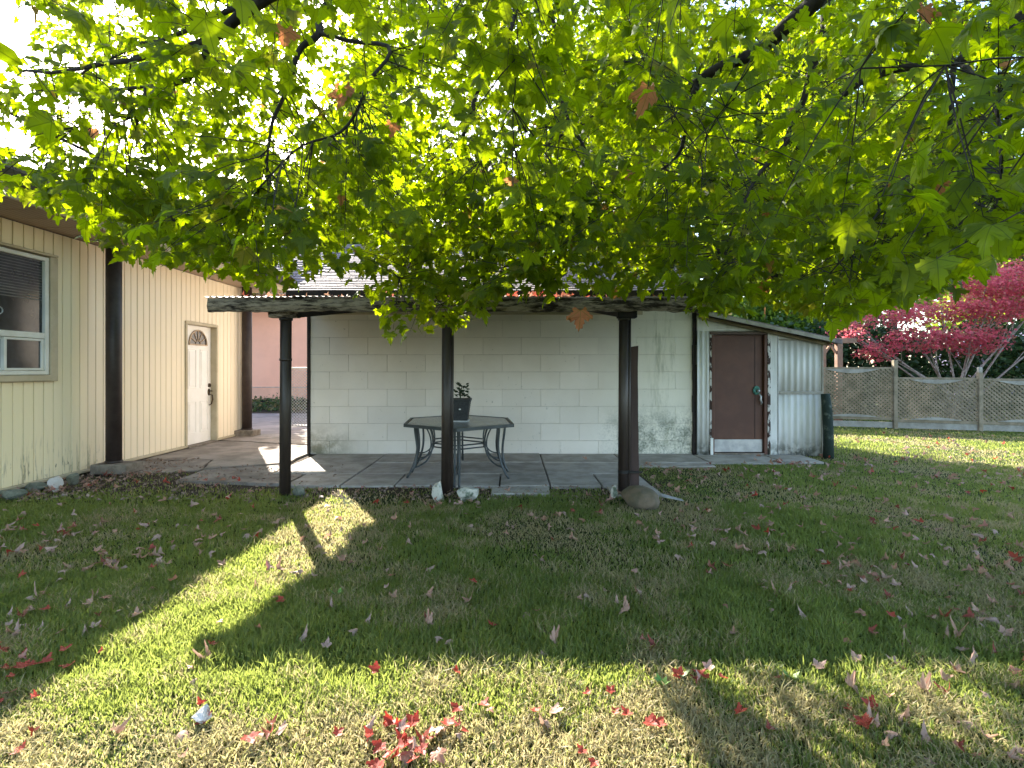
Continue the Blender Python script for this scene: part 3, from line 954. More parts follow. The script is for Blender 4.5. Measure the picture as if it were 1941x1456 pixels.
for yy in (7.4, 8.4):
    MB().bar((-3.58, yy, roofz(yy) - 0.045), (2.30, yy, roofz(yy) - 0.045), 0.045, 0.07).build("purlin", M['blacktrim'], canopy)
MB().box(-2.92, -2.57, 6.43, 6.56, 2.12, 2.215, 0.01).build("beam_stub", M['log'], canopy)
MB().box(1.27, 1.50, 6.43, 6.56, 2.115, 2.215, 0.01).build("beam_stub", M['blacktrim'], canopy)
for (x, pipes) in ((-2.73, [(0.0, 0.0, 0.066)]), (-0.775, [(-0.012, 0, 0.058), (0.052, 0.015, 0.022)]), (1.360, [(-0.01, 0, 0.058), (0.062, 0.01, 0.020)])):
    for (dx, dy, r) in pipes:
        top = 2.16
        mb = MB()
        mb.tube([(x + dx - 0.012, 6.50 + dy, -0.03), (x + dx, 6.50 + dy, top)], r, 22)
        if r > 0.05:
            mb.tube([(x + dx, 6.50 + dy, 2.09), (x + dx, 6.50 + dy, 2.115)], r + 0.012, 22)
            if x < -2:
                mb.tube([(x + dx - .003, 6.50 + dy, 1.60), (x + dx - .003, 6.50 + dy, 1.63)], r + 0.006, 22)
        mb.build("post" if r > 0.05 else "side_pipe", M['post'], canopy, True)
MB().tube([(1.352, 6.50, 0.25), (1.352, 6.50, 0.285)], 0.072, 22).box(1.40, 1.56, 6.43, 6.45, 0.255, 0.28, 0.003).build("strap", M['strap'], canopy)

lr_n = 260
lx = np.concatenate([RNG.uniform(-0.2, 0.75, 150), RNG.uniform(-3.5, 2.2, 110)])
ly = RNG.uniform(6.5, 9.2, lr_n)
T_r = [leaf_template(LOW, .5, .4, -1.0, 1, 140)]
lpz = np.column_stack([lx, ly, roofz(ly) + 0.03])
tp_ = RNG.normal(size=(lr_n, 3)); nr_ = RNG.normal(size=(lr_n, 3)) * .5; nr_[:, 2] += 1
tag(scatter_mesh("dry_leaves", T_r, lpz, tp_, nr_, RNG.uniform(.05, .09, lr_n), np.column_stack([RNG.random(lr_n), RNG.random(lr_n)]), M['fallen'], None),
    "dry reddish leaves lying on top of the patio canopy roof", "leaves", kind="stuff")

# plank leaning against the last post
pl = MB()
n = 14
v, f_ = [], []
for i in range(n + 1):
    z = 0.0 + 1.77 * i / n
    w = 0.052 + 0.006 * mnoise.noise(Vector((z * 3, 0, 0)))
    cx = 1.487 - 0.010 * i / n + 0.004 * math.sin(z * 4)
    zt = z
    v += [(cx - w, 6.53, zt), (cx + w, 6.53, zt + (0.015 if i == n else 0)), (cx + w, 6.565, zt), (cx - w, 6.565, zt)]
for i in range(n):
    a = i * 4
    for j in range(4):
        f_.append((a + j, a + (j + 1) % 4, a + 4 + (j + 1) % 4, a + 4 + j))
f_ += [(3, 2, 1, 0), (n * 4, n * 4 + 1, n * 4 + 2, n * 4 + 3)]
tag(pl.add(v, f_).build("plank", M['plank']), "reddish brown wooden plank strapped upright beside the third canopy post", "plank")

# ------------------------------------------------------------------ lean-to shed
SYF = 9.40
shed = empty("lean_to_shed", "white corrugated lean-to shed with a brown door and a sloping roof", "shed", None, (4.3, SYF, 0))


def rake(x):
    return 2.31 - 0.211 * (x - 3.97)


def corrug(x0, x1, z0, z1, name, wl=0.107, amp=0.012, y=SYF):
    n = max(6, int((x1 - x0) / (wl / 12)))
    V, Fc = [], []
    for i in range(n + 1):
        x = x0 + (x1 - x0) * i / n
        w = amp * (abs(math.sin(math.pi * (x - x0) / wl)) ** 1.3 * 2 - 1)
        for (zz_, t) in ((z0, 0), (z1, 0), (z0, 0.004), (z1, 0.004)):
            V.append((x, y + w + t, zz_ + (0.008 * mnoise.noise(Vector((x * 20, 0, 0))) if zz_ == z0 else 0)))
    for i in range(n):
        p = i * 4
        Fc += [(p, p + 4, p + 5, p + 1), (p + 2, p + 3, p + 7, p + 6), (p, p + 2, p + 6, p + 4), (p + 1, p + 5, p + 7, p + 3)]
    MB().add(V, Fc).build(name, M['corrug'], shed, True)


MB().prism([(3.24, 0.0), (5.38, 0.0), (5.38, rake(5.38) - 0.035), (3.24, rake(3.24) - 0.035)], 'y', SYF + 0.115, 11.8).build("wall", M['corrug'], shed)
corrug(3.235, 3.455, 0.0, 2.17, "corrugated_sheet", 0.088)
MB().box(3.455, 3.53, SYF - 0.01, SYF + 0.10, 0.0, 2.13, 0.004).build("door_frame", M['flakepaint'], shed)
MB().box(3.485, 3.532, SYF - 0.018, SYF + 0.10, 0.02, 2.10, 0.004).build("door_frame", M['browndoor'], shed)
MB().box(4.40, 4.455, SYF - 0.02, SYF + 0.11, 0.0, 2.10, 0.004).build("door_frame", M['browndoor'], shed)
MB().box(4.455, 4.505, SYF - 0.03, SYF + 0.05, 0.12, 2.13, 0.004).build("door_frame", M['flakepaint'], shed)
MB().box(3.455, 4.51, SYF - 0.025, SYF + 0.10, 2.105, 2.15, 0.004).build("door_head", M['browntrim'], shed)
MB().box(3.53, 4.40, SYF - 0.02, SYF + 0.11, -0.01, 0.035, 0.004).build("door_sill", M['blockconc'], shed)
sdoor = MB().box(3.535, 4.395, SYF + 0.045, SYF + 0.09, 0.045, 2.10).build("door", M['browndoor'], shed)
MB().box(3.54, 4.39, SYF + 0.036, SYF + 0.044, 0.05, 0.27, 0.002).build("kick_plate", M['kick'], sdoor)
MB().box(3.545, 4.385, SYF + 0.038, SYF + 0.0445, 0.272, 2.09, 0.003).build("door_skin", M['browndoor'], sdoor)
MB().box(4.255, 4.262, SYF + 0.033, SYF + 0.0375, 0.28, 2.08).build("door_seam", M['blacktrim'], sdoor)
lock = MB()
for k in range(12):
    t = k * math.pi / 6
    lock.tube([(4.28 + 0.02 * math.cos(t), SYF + 0.03, 1.13 + 0.02 * math.sin(t)), (4.28 + 0.062 * math.cos(t), SYF + 0.018, 1.13 + 0.078 * math.sin(t))], [0.020, 0.016], 6)
lk = lock.build("lock_plate", M['verdigris'], sdoor, True)
MB().tube([(4.30, SYF + 0.03, 1.12), (4.30, SYF - 0.03, 1.12)], 0.024, 12).build("knob", M['kick'], sdoor, True)
MB().tube([(4.32, SYF + 0.0, 1.07), (4.345, SYF - 0.01, 1.02), (4.335, SYF - 0.01, 0.96), (4.36, SYF - 0.01, 0.92), (4.35, SYF, 0.88)], [0.012, 0.016, 0.02, 0.016, 0.01], 8).build("chain", M['galv'], sdoor, True)
MB().box(3.457, 3.508, SYF - 0.03, SYF - 0.012, 0.0, 0.30, 0.004).build("loose_strip", M['white'], shed)
MB().box(4.507, 4.635, SYF - 0.012, SYF + 0.06, 0.0, 2.17, 0.006).build("corner_board", M['corrug'], shed)
MB().box(4.637, 4.648, SYF - 0.02, SYF + 0.05, 0.0, 2.12, 0.002).build("seam_strip", M['galv'], shed)
corrug(4.655, 5.40, 1.10, 2.005, "corrugated_sheet")
corrug(4.655, 5.415, -0.02, 1.075, "corrugated_sheet")
MB().box(4.66, 5.41, SYF - 0.025, SYF - 0.012, 1.068, 1.112, 0.003).build("rail", M['fencepale'], shed)
MB().box(4.65, 5.41, SYF - 0.02, SYF + 0.02, 2.005, 2.03, 0.003).build("rail", M['fencepale'], shed)
MB().box(5.40, 5.425, SYF - 0.03, SYF + 0.06, -0.02, 2.0, 0.003).build("edge_trim", M['fencepale'], shed)
# white boarding between door head and rake
MB().prism([(3.24, 2.17), (4.50, 2.17), (4.50, rake(4.50) - 0.02), (3.24, rake(3.24) - 0.02)], 'y', SYF + 0.01, SYF + 0.05).build("gable_board", M['corrug'], shed)
MB().prism([(4.65, 2.032), (5.39, 2.032), (5.39, rake(5.39) - 0.005), (4.65, rake(4.65) - 0.02)], 'y', SYF + 0.005, SYF + 0.05).build("gable_board", M['corrug'], shed)
MB().add([(3.24, SYF - 0.22, rake(3.24) - .03), (5.64, SYF - 0.22, rake(5.64) - .03), (5.64, 12.2, rake(5.64) + 0.27), (3.24, 12.2, rake(3.24) + 0.42),
          (3.24, SYF - 0.22, rake(3.24) + .05), (5.64, SYF - 0.22, rake(5.64) + .05), (5.64, 12.2, rake(5.64) + 0.35), (3.24, 12.2, rake(3.24) + 0.50)],
         [(3, 2, 1, 0), (4, 5, 6, 7), (0, 1, 5, 4), (1, 2, 6, 5), (2, 3, 7, 6), (3, 0, 4, 7)]).build("roof", M['shingle'], shed)
MB().bar((3.26, SYF - 0.235, rake(3.26) + .0), (5.5, SYF - 0.235, rake(5.5) + .0), 0.022, 0.06).build("fascia", M['fencepale'], shed)
MB().bar((3.26, SYF - 0.05, rake(3.26) - .055), (5.45, SYF - 0.05, rake(5.45) - .055), 0.05, 0.05).build("rafter", M['fence'], shed)
for k in range(5):     # purlin ends under the overhang
    yy = SYF + 0.1 + k * 0.6
    MB().bar((5.42, yy, rake(5.42) - 0.02 + 0.10 * k * .6 / 2.8), (5.60, yy, rake(5.60) - 0.02 + 0.10 * k * .6 / 2.8), 0.04, 0.07).build("rafter", M['cedar'], shed)

# mossy black log leaning on the shed corner
lg = MB()
pts = [(5.375, 9.14, -0.02), (5.38, 9.15, 0.4), (5.37, 9.17, 0.8), (5.345, 9.18, 1.08)]
lg.tube(pts, [0.085, 0.080, 0.078, 0.070], 12)
tag(lg.build("log_post", M['greenlog'], None, True), "short mossy black log standing at the right corner of the shed", "log")

# ------------------------------------------------------------------ table with a pot
TV = [(-1.445, 7.26), (-1.53, 8.20), (-0.83, 8.76), (-0.08, 8.20), (0.01, 7.26), (-0.69, 6.70)]
TC = Vector((-0.765, 7.73))
table = empty("patio_table", "six-sided glass-topped metal patio table in front of the white block wall", "table", None, (TC.x, TC.y, 0.02))
TZ = 0.76
sh_ = [tuple(TC + (Vector(p) - TC) * 0.955) for p in TV]
MB().prism(sh_[::-1], 'z', TZ - 0.012, TZ - 0.002).build("glass_top", M['tabletop'], table)
rm = MB()
for i in range(6):
    a, b = TV[i], TV[(i + 1) % 6]
    rm.bar((a[0], a[1], TZ - 0.018), (b[0], b[1], TZ - 0.018), 0.035, 0.042)
    rm.tube([(a[0], a[1], TZ - 0.039), (a[0], a[1], TZ + 0.003)], 0.019, 10)
rm.build("rim", M['tablemetal'], table)


def bez(ps, n=12):
    out = []
    ps = [Vector(p) for p in ps]
    for i in range(n + 1):
        t = i / n
        q = [p.copy() for p in ps]
        while len(q) > 1:
            q = [q[j].lerp(q[j + 1], t) for j in range(len(q) - 1)]
        out.append(q[0])
    return out


for i, p in enumerate(TV):
    dv = (Vector(p) - TC); Rr = dv.length; dv.normalize()
    def at(r, z):
        return (TC.x + dv.x * Rr * r, TC.y + dv.y * Rr * r, z)
    side = Vector((-dv.y, dv.x)) * 0.03
    m = MB()
    for sgn in (-1, 1):
        off = Vector((side.x * sgn, side.y * sgn, 0))
        l = [Vector(q) + off for q in bez([at(0.78, TZ - 0.02), at(0.80, 0.60), at(0.66, 0.35), at(0.95, 0.02)], 14)]
        if sgn > 0 and i not in (5,):
            l = [Vector(q) + off for q in bez([at(0.84, TZ - 0.02), at(0.86, 0.60), at(0.70, 0.35), at(0.90, 0.10)], 12)]
        m.tube(l, 0.0155, 8)
    m.build("leg", M['tablemetal'], table, True)
    m = MB()
    m.tube(bez([at(0.60, TZ - 0.02), at(0.46, 0.62), at(0.42, 0.30), at(0.62, 0.16), at(0.86, 0.16)], 14), 0.012, 8)
    m.tube(bez([at(0.68, TZ - 0.02), at(0.50, 0.62), at(0.44, 0.34), at(0.62, 0.24), at(0.84, 0.24)], 14), 0.010, 8)
    m.build("brace", M['tablemetal'], table, True)
ring = MB()
for z in (0.42, 0.47):
    pr = [TC + (Vector(p) - TC) * 0.49 for p in TV]
    for i in range(6):
        a, b = pr[i], pr[(i + 1) % 6]
        ring.tube([(a.x, a.y, z), (b.x, b.y, z)], 0.010, 8)
ring.build("ring_bars", M['tablemetal'], table, True)

PX, PY = -0.745, 7.72
pot = empty("flower_pot", "dark square tapered flower pot with a small plant on the glass table", "flower pot", None, (PX, PY, TZ))


def frust(x, y, z0, z1, a0, a1, th=None):
    return MB().add([(x + sx * a, y + sy * a, z) for z, a in ((z0, a0), (z1, a1)) for sx, sy in ((-1, -1), (1, -1), (1, 1), (-1, 1))],
                    [(3, 2, 1, 0), (4, 5, 6, 7), (0, 1, 5, 4), (1, 2, 6, 5), (2, 3, 7, 6), (3, 0, 4, 7)])


frust(PX, PY, TZ + 0.012, TZ + 0.30, 0.108, 0.148).build("pot", M['pot'], pot)
for k in range(9):
    t = k / 9
    a = 0.112 + 0.036 * t + 0.003
    z = TZ + 0.04 + 0.25 * t
    frust(PX, PY, z, z + 0.010, a, a + 0.001).build("rib", M['pot'], pot)
frust(PX, PY, TZ + 0.285, TZ + 0.322, 0.156, 0.160).build("pot_rim", M['pot'], pot)
frust(PX, PY, TZ + 0.001, TZ + 0.012, 0.135, 0.128).build("saucer", M['saucer'], pot)
MB().prism([(PX + 0.01 + 0.016 * math.cos(t), TZ + 0.175 + 0.010 * math.sin(t)) for t in np.linspace(0, 6.28, 12, endpoint=False)], 'y', PY - 0.142, PY - 0.136).build("painted_sun_fleck", M['saucer'], pot)  # white oval standing in for a fleck of sunlight on the pot
plm = MB()
for k in range(46):
    a = random.uniform(0, 6.28); h = random.uniform(0.02, 0.20) * (1 if k % 3 else 0.5)
    rr_ = random.uniform(0.02, 0.11) * (1.2 - h * 3)
    c = Vector((PX + rr_ * math.cos(a) + 0.03 * (h > .1), PY + rr_ * math.sin(a), TZ + 0.33 + h))
    d = Vector((math.cos(a), math.sin(a), random.uniform(-.2, .8))).normalized()
    s_ = d.cross(Vector((0, 0, 1))).normalized(); l = random.uniform(0.045, 0.08)
    up_ = s_.cross(d) * 0.012
    plm.add([c, c + d * l * .45 + s_ * l * .3 + up_, c + d * l, c + d * l * .45 - s_ * l * .3 + up_, c + d * l * .45 - up_], [(0, 1, 4), (1, 2, 4), (2, 3, 4), (3, 0, 4), (0, 3, 2, 1)])
plm.tube([(PX, PY, TZ + 0.28), (PX + .01, PY, TZ + 0.42), (PX + .03, PY, TZ + .5)], [0.012, 0.009, 0.005], 6)
plm.build("plant", M['plant'], pot)

# ------------------------------------------------------------------ rocks
def rock(loc, sx, sy, sz, mat, seed, name, lab, angular=1.0, cat="rock", group=None):
    import bmesh
    bm = bmesh.new()
    bmesh.ops.create_icosphere(bm, subdivisions=3 if angular > 0.5 else 4, radius=1.0)
    r = random.Random(seed)
    planes = []
    for _ in range(int(15 * angular)):
        n = Vector((r.gauss(0, 1), r.gauss(0, 1), r.gauss(0, 0.8))).normalized()
        planes.append((n, r.uniform(0.42, 0.78)))
    for v in bm.verts:
        for n, d in planes:
            e = v.co.dot(n) - d
            if e > 0:
                v.co -= n * e
        v.co *= 1 + 0.07 * mnoise.noise(v.co * 2.5 + Vector((seed, 0, 0)))
        v.co = Vector((v.co.x * sx, v.co.y * sy, v.co.z * sz))
    me = bpy.data.meshes.new(name)
    bm.to_mesh(me); bm.free()
    me.materials.append(mat)
    if angular < 0.5:
        me.shade_smooth()
    o = link(name, me)
    o.location = loc
    o.rotation_euler = (r.uniform(-.15, .15), r.uniform(-.15, .15), r.uniform(0, 3))
    return tag(o, lab, cat, group)


def gp(px, py):
    D = F * EYE / (py - 700.0)
    return (px - 970.5) / F * D, D


x, y = gp(830, 946); rock((x, y, 0.07), 0.12, 0.11, 0.15, M['rockwhite'], 3, "rock", "pointed white rock at the left foot of the middle canopy post")
x, y = gp(887, 947); rock((x, y, 0.07), 0.17, 0.13, 0.13, M['rockwhite'], 8, "rock", "larger white rock with green veins right of the middle canopy post")
x, y = gp(566, 938); rock((x, y, 0.05), 0.12, 0.09, 0.09, M['rockgrey'], 5, "rock", "dark grey rock beside the foot of the left canopy post")
x, y = gp(1164, 946); rock((x, y, 0.06), 0.07, 0.06, 0.11, M['rockwhite'], 12, "rock", "narrow greenish white rock left of the round boulder")
x, y = gp(1212, 955); rock((x, y, 0.045), 0.275, 0.18, 0.155, M['rockbrown'], 14, "boulder", "smooth rounded brown boulder at the foot of the right canopy post", 0.07)
x, y = gp(101, 932); rock((x, y + .03, 0.09), 0.12, 0.10, 0.12, M['rockpink'], 16, "rock", "white and rusty rock by the cream house wall")
x, y = gp(126, 924); rock((x, y + .10, 0.08), 0.13, 0.10, 0.11, M['rockgrey'], 18, "rock", "grey flat-sided rock next to the white rock by the house wall")
x, y = gp(22, 945); rock((x, y, 0.04), 0.19, 0.12, 0.09, M['rockgrey'], 21, "rock", "low grey rock at the left edge under the window")
x, y = gp(75, 928); rock((x - .05, y + .03, 0.03), 0.28, 0.12, 0.07, M['rockgrey'], 23, "rock", "long half-buried mossy rock along the house wall")
x, y = gp(385, 1372); rock((x, y, 0.035), 0.062, 0.05, 0.05, M['rockpink'], 25, "rock", "small pale rock lying in the sunlit grass at the front")
# bent metal scrap
sc = MB()
x, y = gp(1274, 950)
for k in range(5):
    sc.bar((x - 0.11, y + 0.012 * k, 0.05 + 0.006 * k), (x + 0.11, y - 0.08 + 0.02 * k, 0.02), 0.012, 0.004)
tag(sc.build("metal_scrap", M['kick']), "small shiny bent metal scrap on the grass right of the boulder", "scrap")

# ------------------------------------------------------------------ lattice fence
fence = empty("lattice_fence", "grey weathered lattice fence along the back right of the lawn", "fence", None, (9.7, 13.66, 0))


def fence_panel(p0, p1, zt, zb, skip):
    p0, p1 = Vector((p0[0], p0[1], 0)), Vector((p1[0], p1[1], 0))
    L_ = (p1 - p0).length
    d = (p1 - p0).normalized()
    nrm = Vector((d.y, -d.x, 0))
    def W3(u, z, o=0):
        return p0 + d * u + Vector((0, 0, z)) + nrm * o
    for z, h in ((zt, 0.05), (zb, 0.07)):
        MB().bar(W3(0.03, z), W3(L_ - 0.03, z), 0.06, h).build("rail", M['fence'], fence)
    MB().bar(W3(0.03, 0.085), W3(L_ - 0.03, 0.085), 0.03, 0.15).build("kick_board", M['fencepale'], fence)
    # bowed trim under the top rail and over the bottom rail
    for base, sg, h in ((zt - 0.03, -1, 0.10), (zb + 0.035, 1, 0.07)):
        m = MB()
        n = 16
        vv = []
        for k in range(n + 1):
            u = 0.30 * L_ * 0.6 + (L_ * 0.64) * k / n
            hh = sg * h * math.sin(math.pi * k / n)
            for o_ in (0.028, 0.044):
                vv += [W3(u, base, o_), W3(u, base + hh, o_)]
        ff = []
        for k in range(n):
            a = k * 4
            ff += [(a, a + 1, a + 5, a + 4), (a + 2, a + 6, a + 7, a + 3), (a + 1, a + 3, a + 7, a + 5)]
        m.add(vv, ff).build("bowed_trim", M['fencepale'], fence)
    lat = MB()
    sp = 0.098
    zlo, zhi = zb + 0.03, zt - 0.02
    H_ = zhi - zlo
    for dirn, off in ((1, 0.012), (-1, 0.024)):
        u = -H_
        while u < L_:
            a0, a1 = u, u + H_
            t0, t1 = max(0, -a0 / H_), min(1, (L_ - a0) / H_)
            if t1 - t0 > 0.05:
                ua, ub = a0 + H_ * t0, a0 + H_ * t1
                za, zb_ = (zlo + H_ * t0, zlo + H_ * t1) if dirn > 0 else (zhi - H_ * t0, zhi - H_ * t1)
                lat.bar(W3(ua, za, off), W3(ub, zb_, off), 0.040, 0.009, up=nrm)
            u += sp
    tag(lat.build("lattice", M['fence'], fence), kind="stuff")


FP = [(6.15, 14.90), (7.93, 14.28), (9.71, 13.66), (11.36, 13.08), (13.05, 12.5), (14.8, 11.9), (16.5, 11.3)]
tops = [1.53, 1.53, 1.27, 1.25, 1.25, 1.25]
for i in range(len(FP) - 1):
    fence_panel(FP[i], FP[i + 1], tops[i], 0.20 if i > 1 else 0.24, 0)
for i, (x, y) in enumerate(FP):
    h = 1.73 if i < 3 else 1.42
    MB().box(x - 0.05, x + 0.05, y - 0.06, y + 0.04, -0.02, h, 0.006).build("post", M['fence'], fence)
    if i > 2:
        MB().box(x - 0.045, x + 0.045, y - 0.05, y + 0.03, h + 0.001, h + 0.13, 0.01).build("post_cap", M['fencepale'], fence)
# timber frame behind it
arb = empty("timber_frame", "reddish cedar timber frame standing behind the fence beside the shed", "arbor", None, (8.6, 14.9, 0))
for xx in (8.60, 9.06):
    MB().box(xx - 0.075, xx + 0.075, 14.85, 15.0, 0.0, 2.22, 0.006).build("post", M['cedar'], arb)
MB().box(8.2, 9.5, 14.83, 15.02, 2.222, 2.36, 0.006).build("crossbeam", M['cedar'], arb)
for sg, xx in ((1, 8.68), (-1, 8.98)):
    MB().bar((xx, 14.92, 1.95), (xx + sg * 0.16, 14.92, 2.21), 0.06, 0.05).build("brace", M['cedar'], arb)

# ------------------------------------------------------------------ chain link gate between house and garage
gate = empty("chain_link_gate", "low galvanised chain link gate between the cream house and the garage", "gate", None, (-4.4, 13.3, 0))
gx0, gx1, gyy = -5.62, -3.62, 13.3
fm = MB()
fm.tube([(gx0, gyy, 0.03), (gx0, gyy, 1.60)], 0.03, 12).build("post", M['galv'], gate, True)
MB().tube([(gx0 + 0.06, gyy, 1.53), (gx1, gyy, 1.53)], 0.022, 10).build("top_rail", M['white'], gate, True)
MB().tube([(gx0 + 0.06, gyy, 0.10), (gx1, gyy, 0.10)], 0.018, 10).build("bottom_rail", M['galv'], gate, True)
MB().tube([(gx0 + 0.06, gyy, 0.10), (gx0 + 0.06, gyy, 1.53)], 0.02, 10).build("stile", M['galv'], gate, True)
wm = MB()
u = gx0 - 1.4
while u < gx1:
    for dirn in (1, -1):
        a0 = u
        H_ = 1.40
        t0, t1 = max(0, (gx0 + .08 - a0) / H_), min(1, (gx1 - a0) / H_)
        if t1 > t0 + 0.02:
            za, zb_ = (0.11 + H_ * t0, 0.11 + H_ * t1) if dirn > 0 else (0.11 + H_ - H_ * t0, 0.11 + H_ - H_ * t1)
            wm.bar((a0 + H_ * t0, gyy + 0.004 * dirn, za), (a0 + H_ * t1, gyy + 0.004 * dirn, zb_), 0.0085, 0.0085)
    u += 0.075
tag(wm.build("wire_mesh", M['galv'], gate), kind="stuff")
MB().box(gx0 - 0.05, gx0 + 0.09, gyy - 0.05, gyy - 0.02, 1.28, 1.34, 0.005).build("latch", M['strap'], gate)

# ------------------------------------------------------------------ pink house behind
pk = empty("pink_house", "pink house behind the driveway with a grey shingle roof and cream gable trim", "house", None, (-9, 23, 0))
PYY = 23.0
MB().box(-16, -1.0, PYY, 30, 0.75, 4.72).build("wall", M['pink'], pk)
MB().box(-16, -1.0, PYY - 0.02, PYY + 0.1, 0.22, 0.715).build("lower_wall", M['orangewall'], pk)
MB().box(-16, -1.0, PYY - 0.035, PYY + 0.05, 0.715, 0.75).build("belt_trim", M['pinkcream'], pk)
MB().box(-16, -1.0, PYY + 0.1, PYY + 0.4, 0.0, 0.22).build("foundation", M['darkvoid'], pk)
MB().box(-9.72, -9.60, PYY - 0.05, PYY - 0.001, 0.75, 4.60).build("corner_board", M['pinkcream'], pk)
ez, ey = 4.80, 22.5
MB().add([(-12.5, ey, ez), (-0.8, ey, ez), (-0.8, 28.5, 8.10), (-12.5, 28.5, 8.10), (-12.5, 34, ez), (-0.8, 34, ez),
          (-12.5, ey, ez - .12), (-0.8, ey, ez - .12), (-0.8, 34, ez - .12), (-12.5, 34, ez - .12)],
         [(0, 1, 2, 3), (3, 2, 5, 4), (0, 6, 7, 1), (1, 7, 8, 5, 2), (0, 3, 4, 9, 6), (6, 9, 8, 7)]).build("roof", M['shingle'], pk)
shp = MB()
sl = math.hypot(6.0, 3.3)
for r_ in range(20):
    s0 = r_ * sl / 20
    yA, zA = ey + 6.0 * s0 / sl, ez + 3.3 * s0 / sl
    x = -12.5 + (0.2 if r_ % 2 else 0)
    while x < -5.5:
        w = 0.42 + random.uniform(-.05, .05)
        t = random.uniform(0.02, 0.045)
        shp.add([(x, yA - .01, zA + 0.002), (x + w - .02, yA - .01, zA + 0.002), (x + w - .02, yA - .02, zA + t + .01), (x, yA - .02, zA + t + .01),
                 (x + w - .02, yA + 0.33, zA + 0.19), (x, yA + 0.33, zA + 0.19)], [(0, 1, 2, 3), (3, 2, 4, 5)])
        x += w
tag(shp.build("shingles", M['shingle'], pk), kind="stuff")
MB().tube([(-11.0, 26.3, 6.6), (-11.0, 26.3, 7.45), ], 0.28, 14).build("roof_vent", M['darkvoid'], pk, True)
# front gable with rake boards, falling to the right
gyf = 22.3
MB().add([(-14.0, gyf, 4.70), (-9.45, gyf, 4.70), (-14.0, gyf, 7.1), (-14.0, gyf + 0.6, 4.70), (-9.45, gyf + 0.6, 4.70), (-14.0, gyf + 0.6, 7.1)],
         [(0, 1, 2), (3, 5, 4), (0, 3, 4, 1), (1, 4, 5, 2), (0, 2, 5, 3)]).build("gable", M['pinkcream'], pk)
MB().bar((-14.0, gyf - 0.10, 7.12), (-9.0, gyf - 0.10, 4.98), 0.10, 0.20).build("rake_board", M['pinkcream'], pk)
MB().bar((-14.0, gyf - 0.16, 7.30), (-9.0, gyf - 0.16, 5.16), 0.16, 0.13).build("rake_edge", M['browntrim'], pk)
MB().box(-12.5, -8.6, gyf - 0.3, gyf + 0.3, 4.58, 4.80).build("eave_box", M['pinkcream'], pk)

# far bluish roof and the lilac shed at the right
fh = empty("blue_roofed_house", "distant house with a blue roof showing over the ridge of the pink house", "house", None, (-16, 40, 0))
MB().box(-24, -10, 40, 48, 0, 8.0).build("wall", M['pinkcream'], fh)
MB().add([(-24.5, 39.5, 8.0), (-9.5, 39.5, 8.0), (-11, 44, 11.3), (-23, 44, 11.3), (-9.5, 48.5, 8.0), (-24.5, 48.5, 8.0)],
         [(0, 1, 2, 3), (1, 4, 2), (4, 5, 3, 2), (5, 0, 3), (0, 5, 4, 1)]).build("roof", M['blueroof'], fh)
ls = empty("lilac_shed", "lilac garden shed with a brown roof edge at the right edge beyond the fence", "shed", None, (24, 24, 0))
MB().box(21.9, 27, 24, 28, 0, 2.05).build("wall", M['lilac'], ls)
MB().prism([(21.9, 2.052), (27, 2.052), (24.4, 3.45)], 'y', 24.0, 28.0).build("gable", M['lilac'], ls)
MB().bar((21.2, 23.8, 1.80), (24.45, 23.8, 3.55), 0.35, 0.14).build("roof_edge", M['browntrim'], ls)
MB().bar((24.45, 23.8, 3.55), (27.6, 23.8, 1.80), 0.35, 0.14).build("roof_edge", M['browntrim'], ls)
MB().box(22.9, 24.2, 23.93, 23.998, 0.4, 1.95).build("window", M['darkvoid'], ls)
for xx in (22.85, 23.5, 24.2):
    MB().box(xx, xx + 0.07, 23.90, 23.929, 0.35, 2.0).build("window_bar", M['browntrim'], ls)

# ------------------------------------------------------------------ leaf clouds for the trees behind
DIA = (np.array([(0, 0, 0), (0.38, 0.5, 0.06), (0, 1.0, -0.05), (-0.38, 0.5, 0.06)]), np.array([(0, 1, 2), (0, 2, 3)]), np.array([(0, 0), (.4, .5), (0, 1), (-.4, .5)]))
NEED = (np.array([(0, 0, 0), (0.16, 0.5, 0.02), (0, 1.3, 0), (-0.16, 0.5, 0.02)]), np.array([(0, 1, 2), (0, 2, 3)]), np.array([(0, 0), (.4, .5), (0, 1), (-.4, .5)]))


def cloud(name, blobs, n, size, mat, parent, clump=0.35, per=14, tint=(0.2, 1.0), autumn=0.0, shape=DIA, flat=0.0, hollow=0.45):
    """leaves gathered in clumps inside a set of ellipsoids (cx,cy,cz,rx,ry,rz)"""
    b = np.array(blobs, dtype=float)
    vol = b[:, 3] * b[:, 4] * b[:, 5]
    k = RNG.choice(len(b), n // per, p=vol / vol.sum())
    u = RNG.normal(size=(len(k), 3)); u /= np.linalg.norm(u, axis=1)[:, None]
    rad = (hollow + (1 - hollow) * RNG.random(len(k))) ** 0.6
    c = b[k, :3] + u * b[k, 3:] * rad[:, None]
    c = c[c[:, 2] > 0.02]
    pos = np.repeat(c, per, axis=0)
    off = RNG.normal(size=pos.shape) * clump
    off[:, 2] *= (1 - 0.7 * flat)
    pos = pos + off
    tip = RNG.normal(size=pos.shape); tip[:, 2] = tip[:, 2] * 0.5 - 0.4
    nr = RNG.normal(size=pos.shape); nr[:, 2] += 0.9 + flat * 2
    sz = size * (0.6 + 0.8 * RNG.random(len(pos)))
    tn = np.zeros((len(pos), 2))
    tn[:, 0] = np.repeat(tint[0] + (tint[1] - tint[0]) * RNG.random(len(c)), per) * (0.7 + 0.3 * RNG.random(len(pos)))
    tn[:, 1] = (RNG.random(len(pos)) < autumn).astype(float) * RNG.random(len(pos))
    o = scatter_mesh(name, [shape], pos, tip, nr, sz, tn, mat, parent)
    o["kind"] = "stuff"
    return o


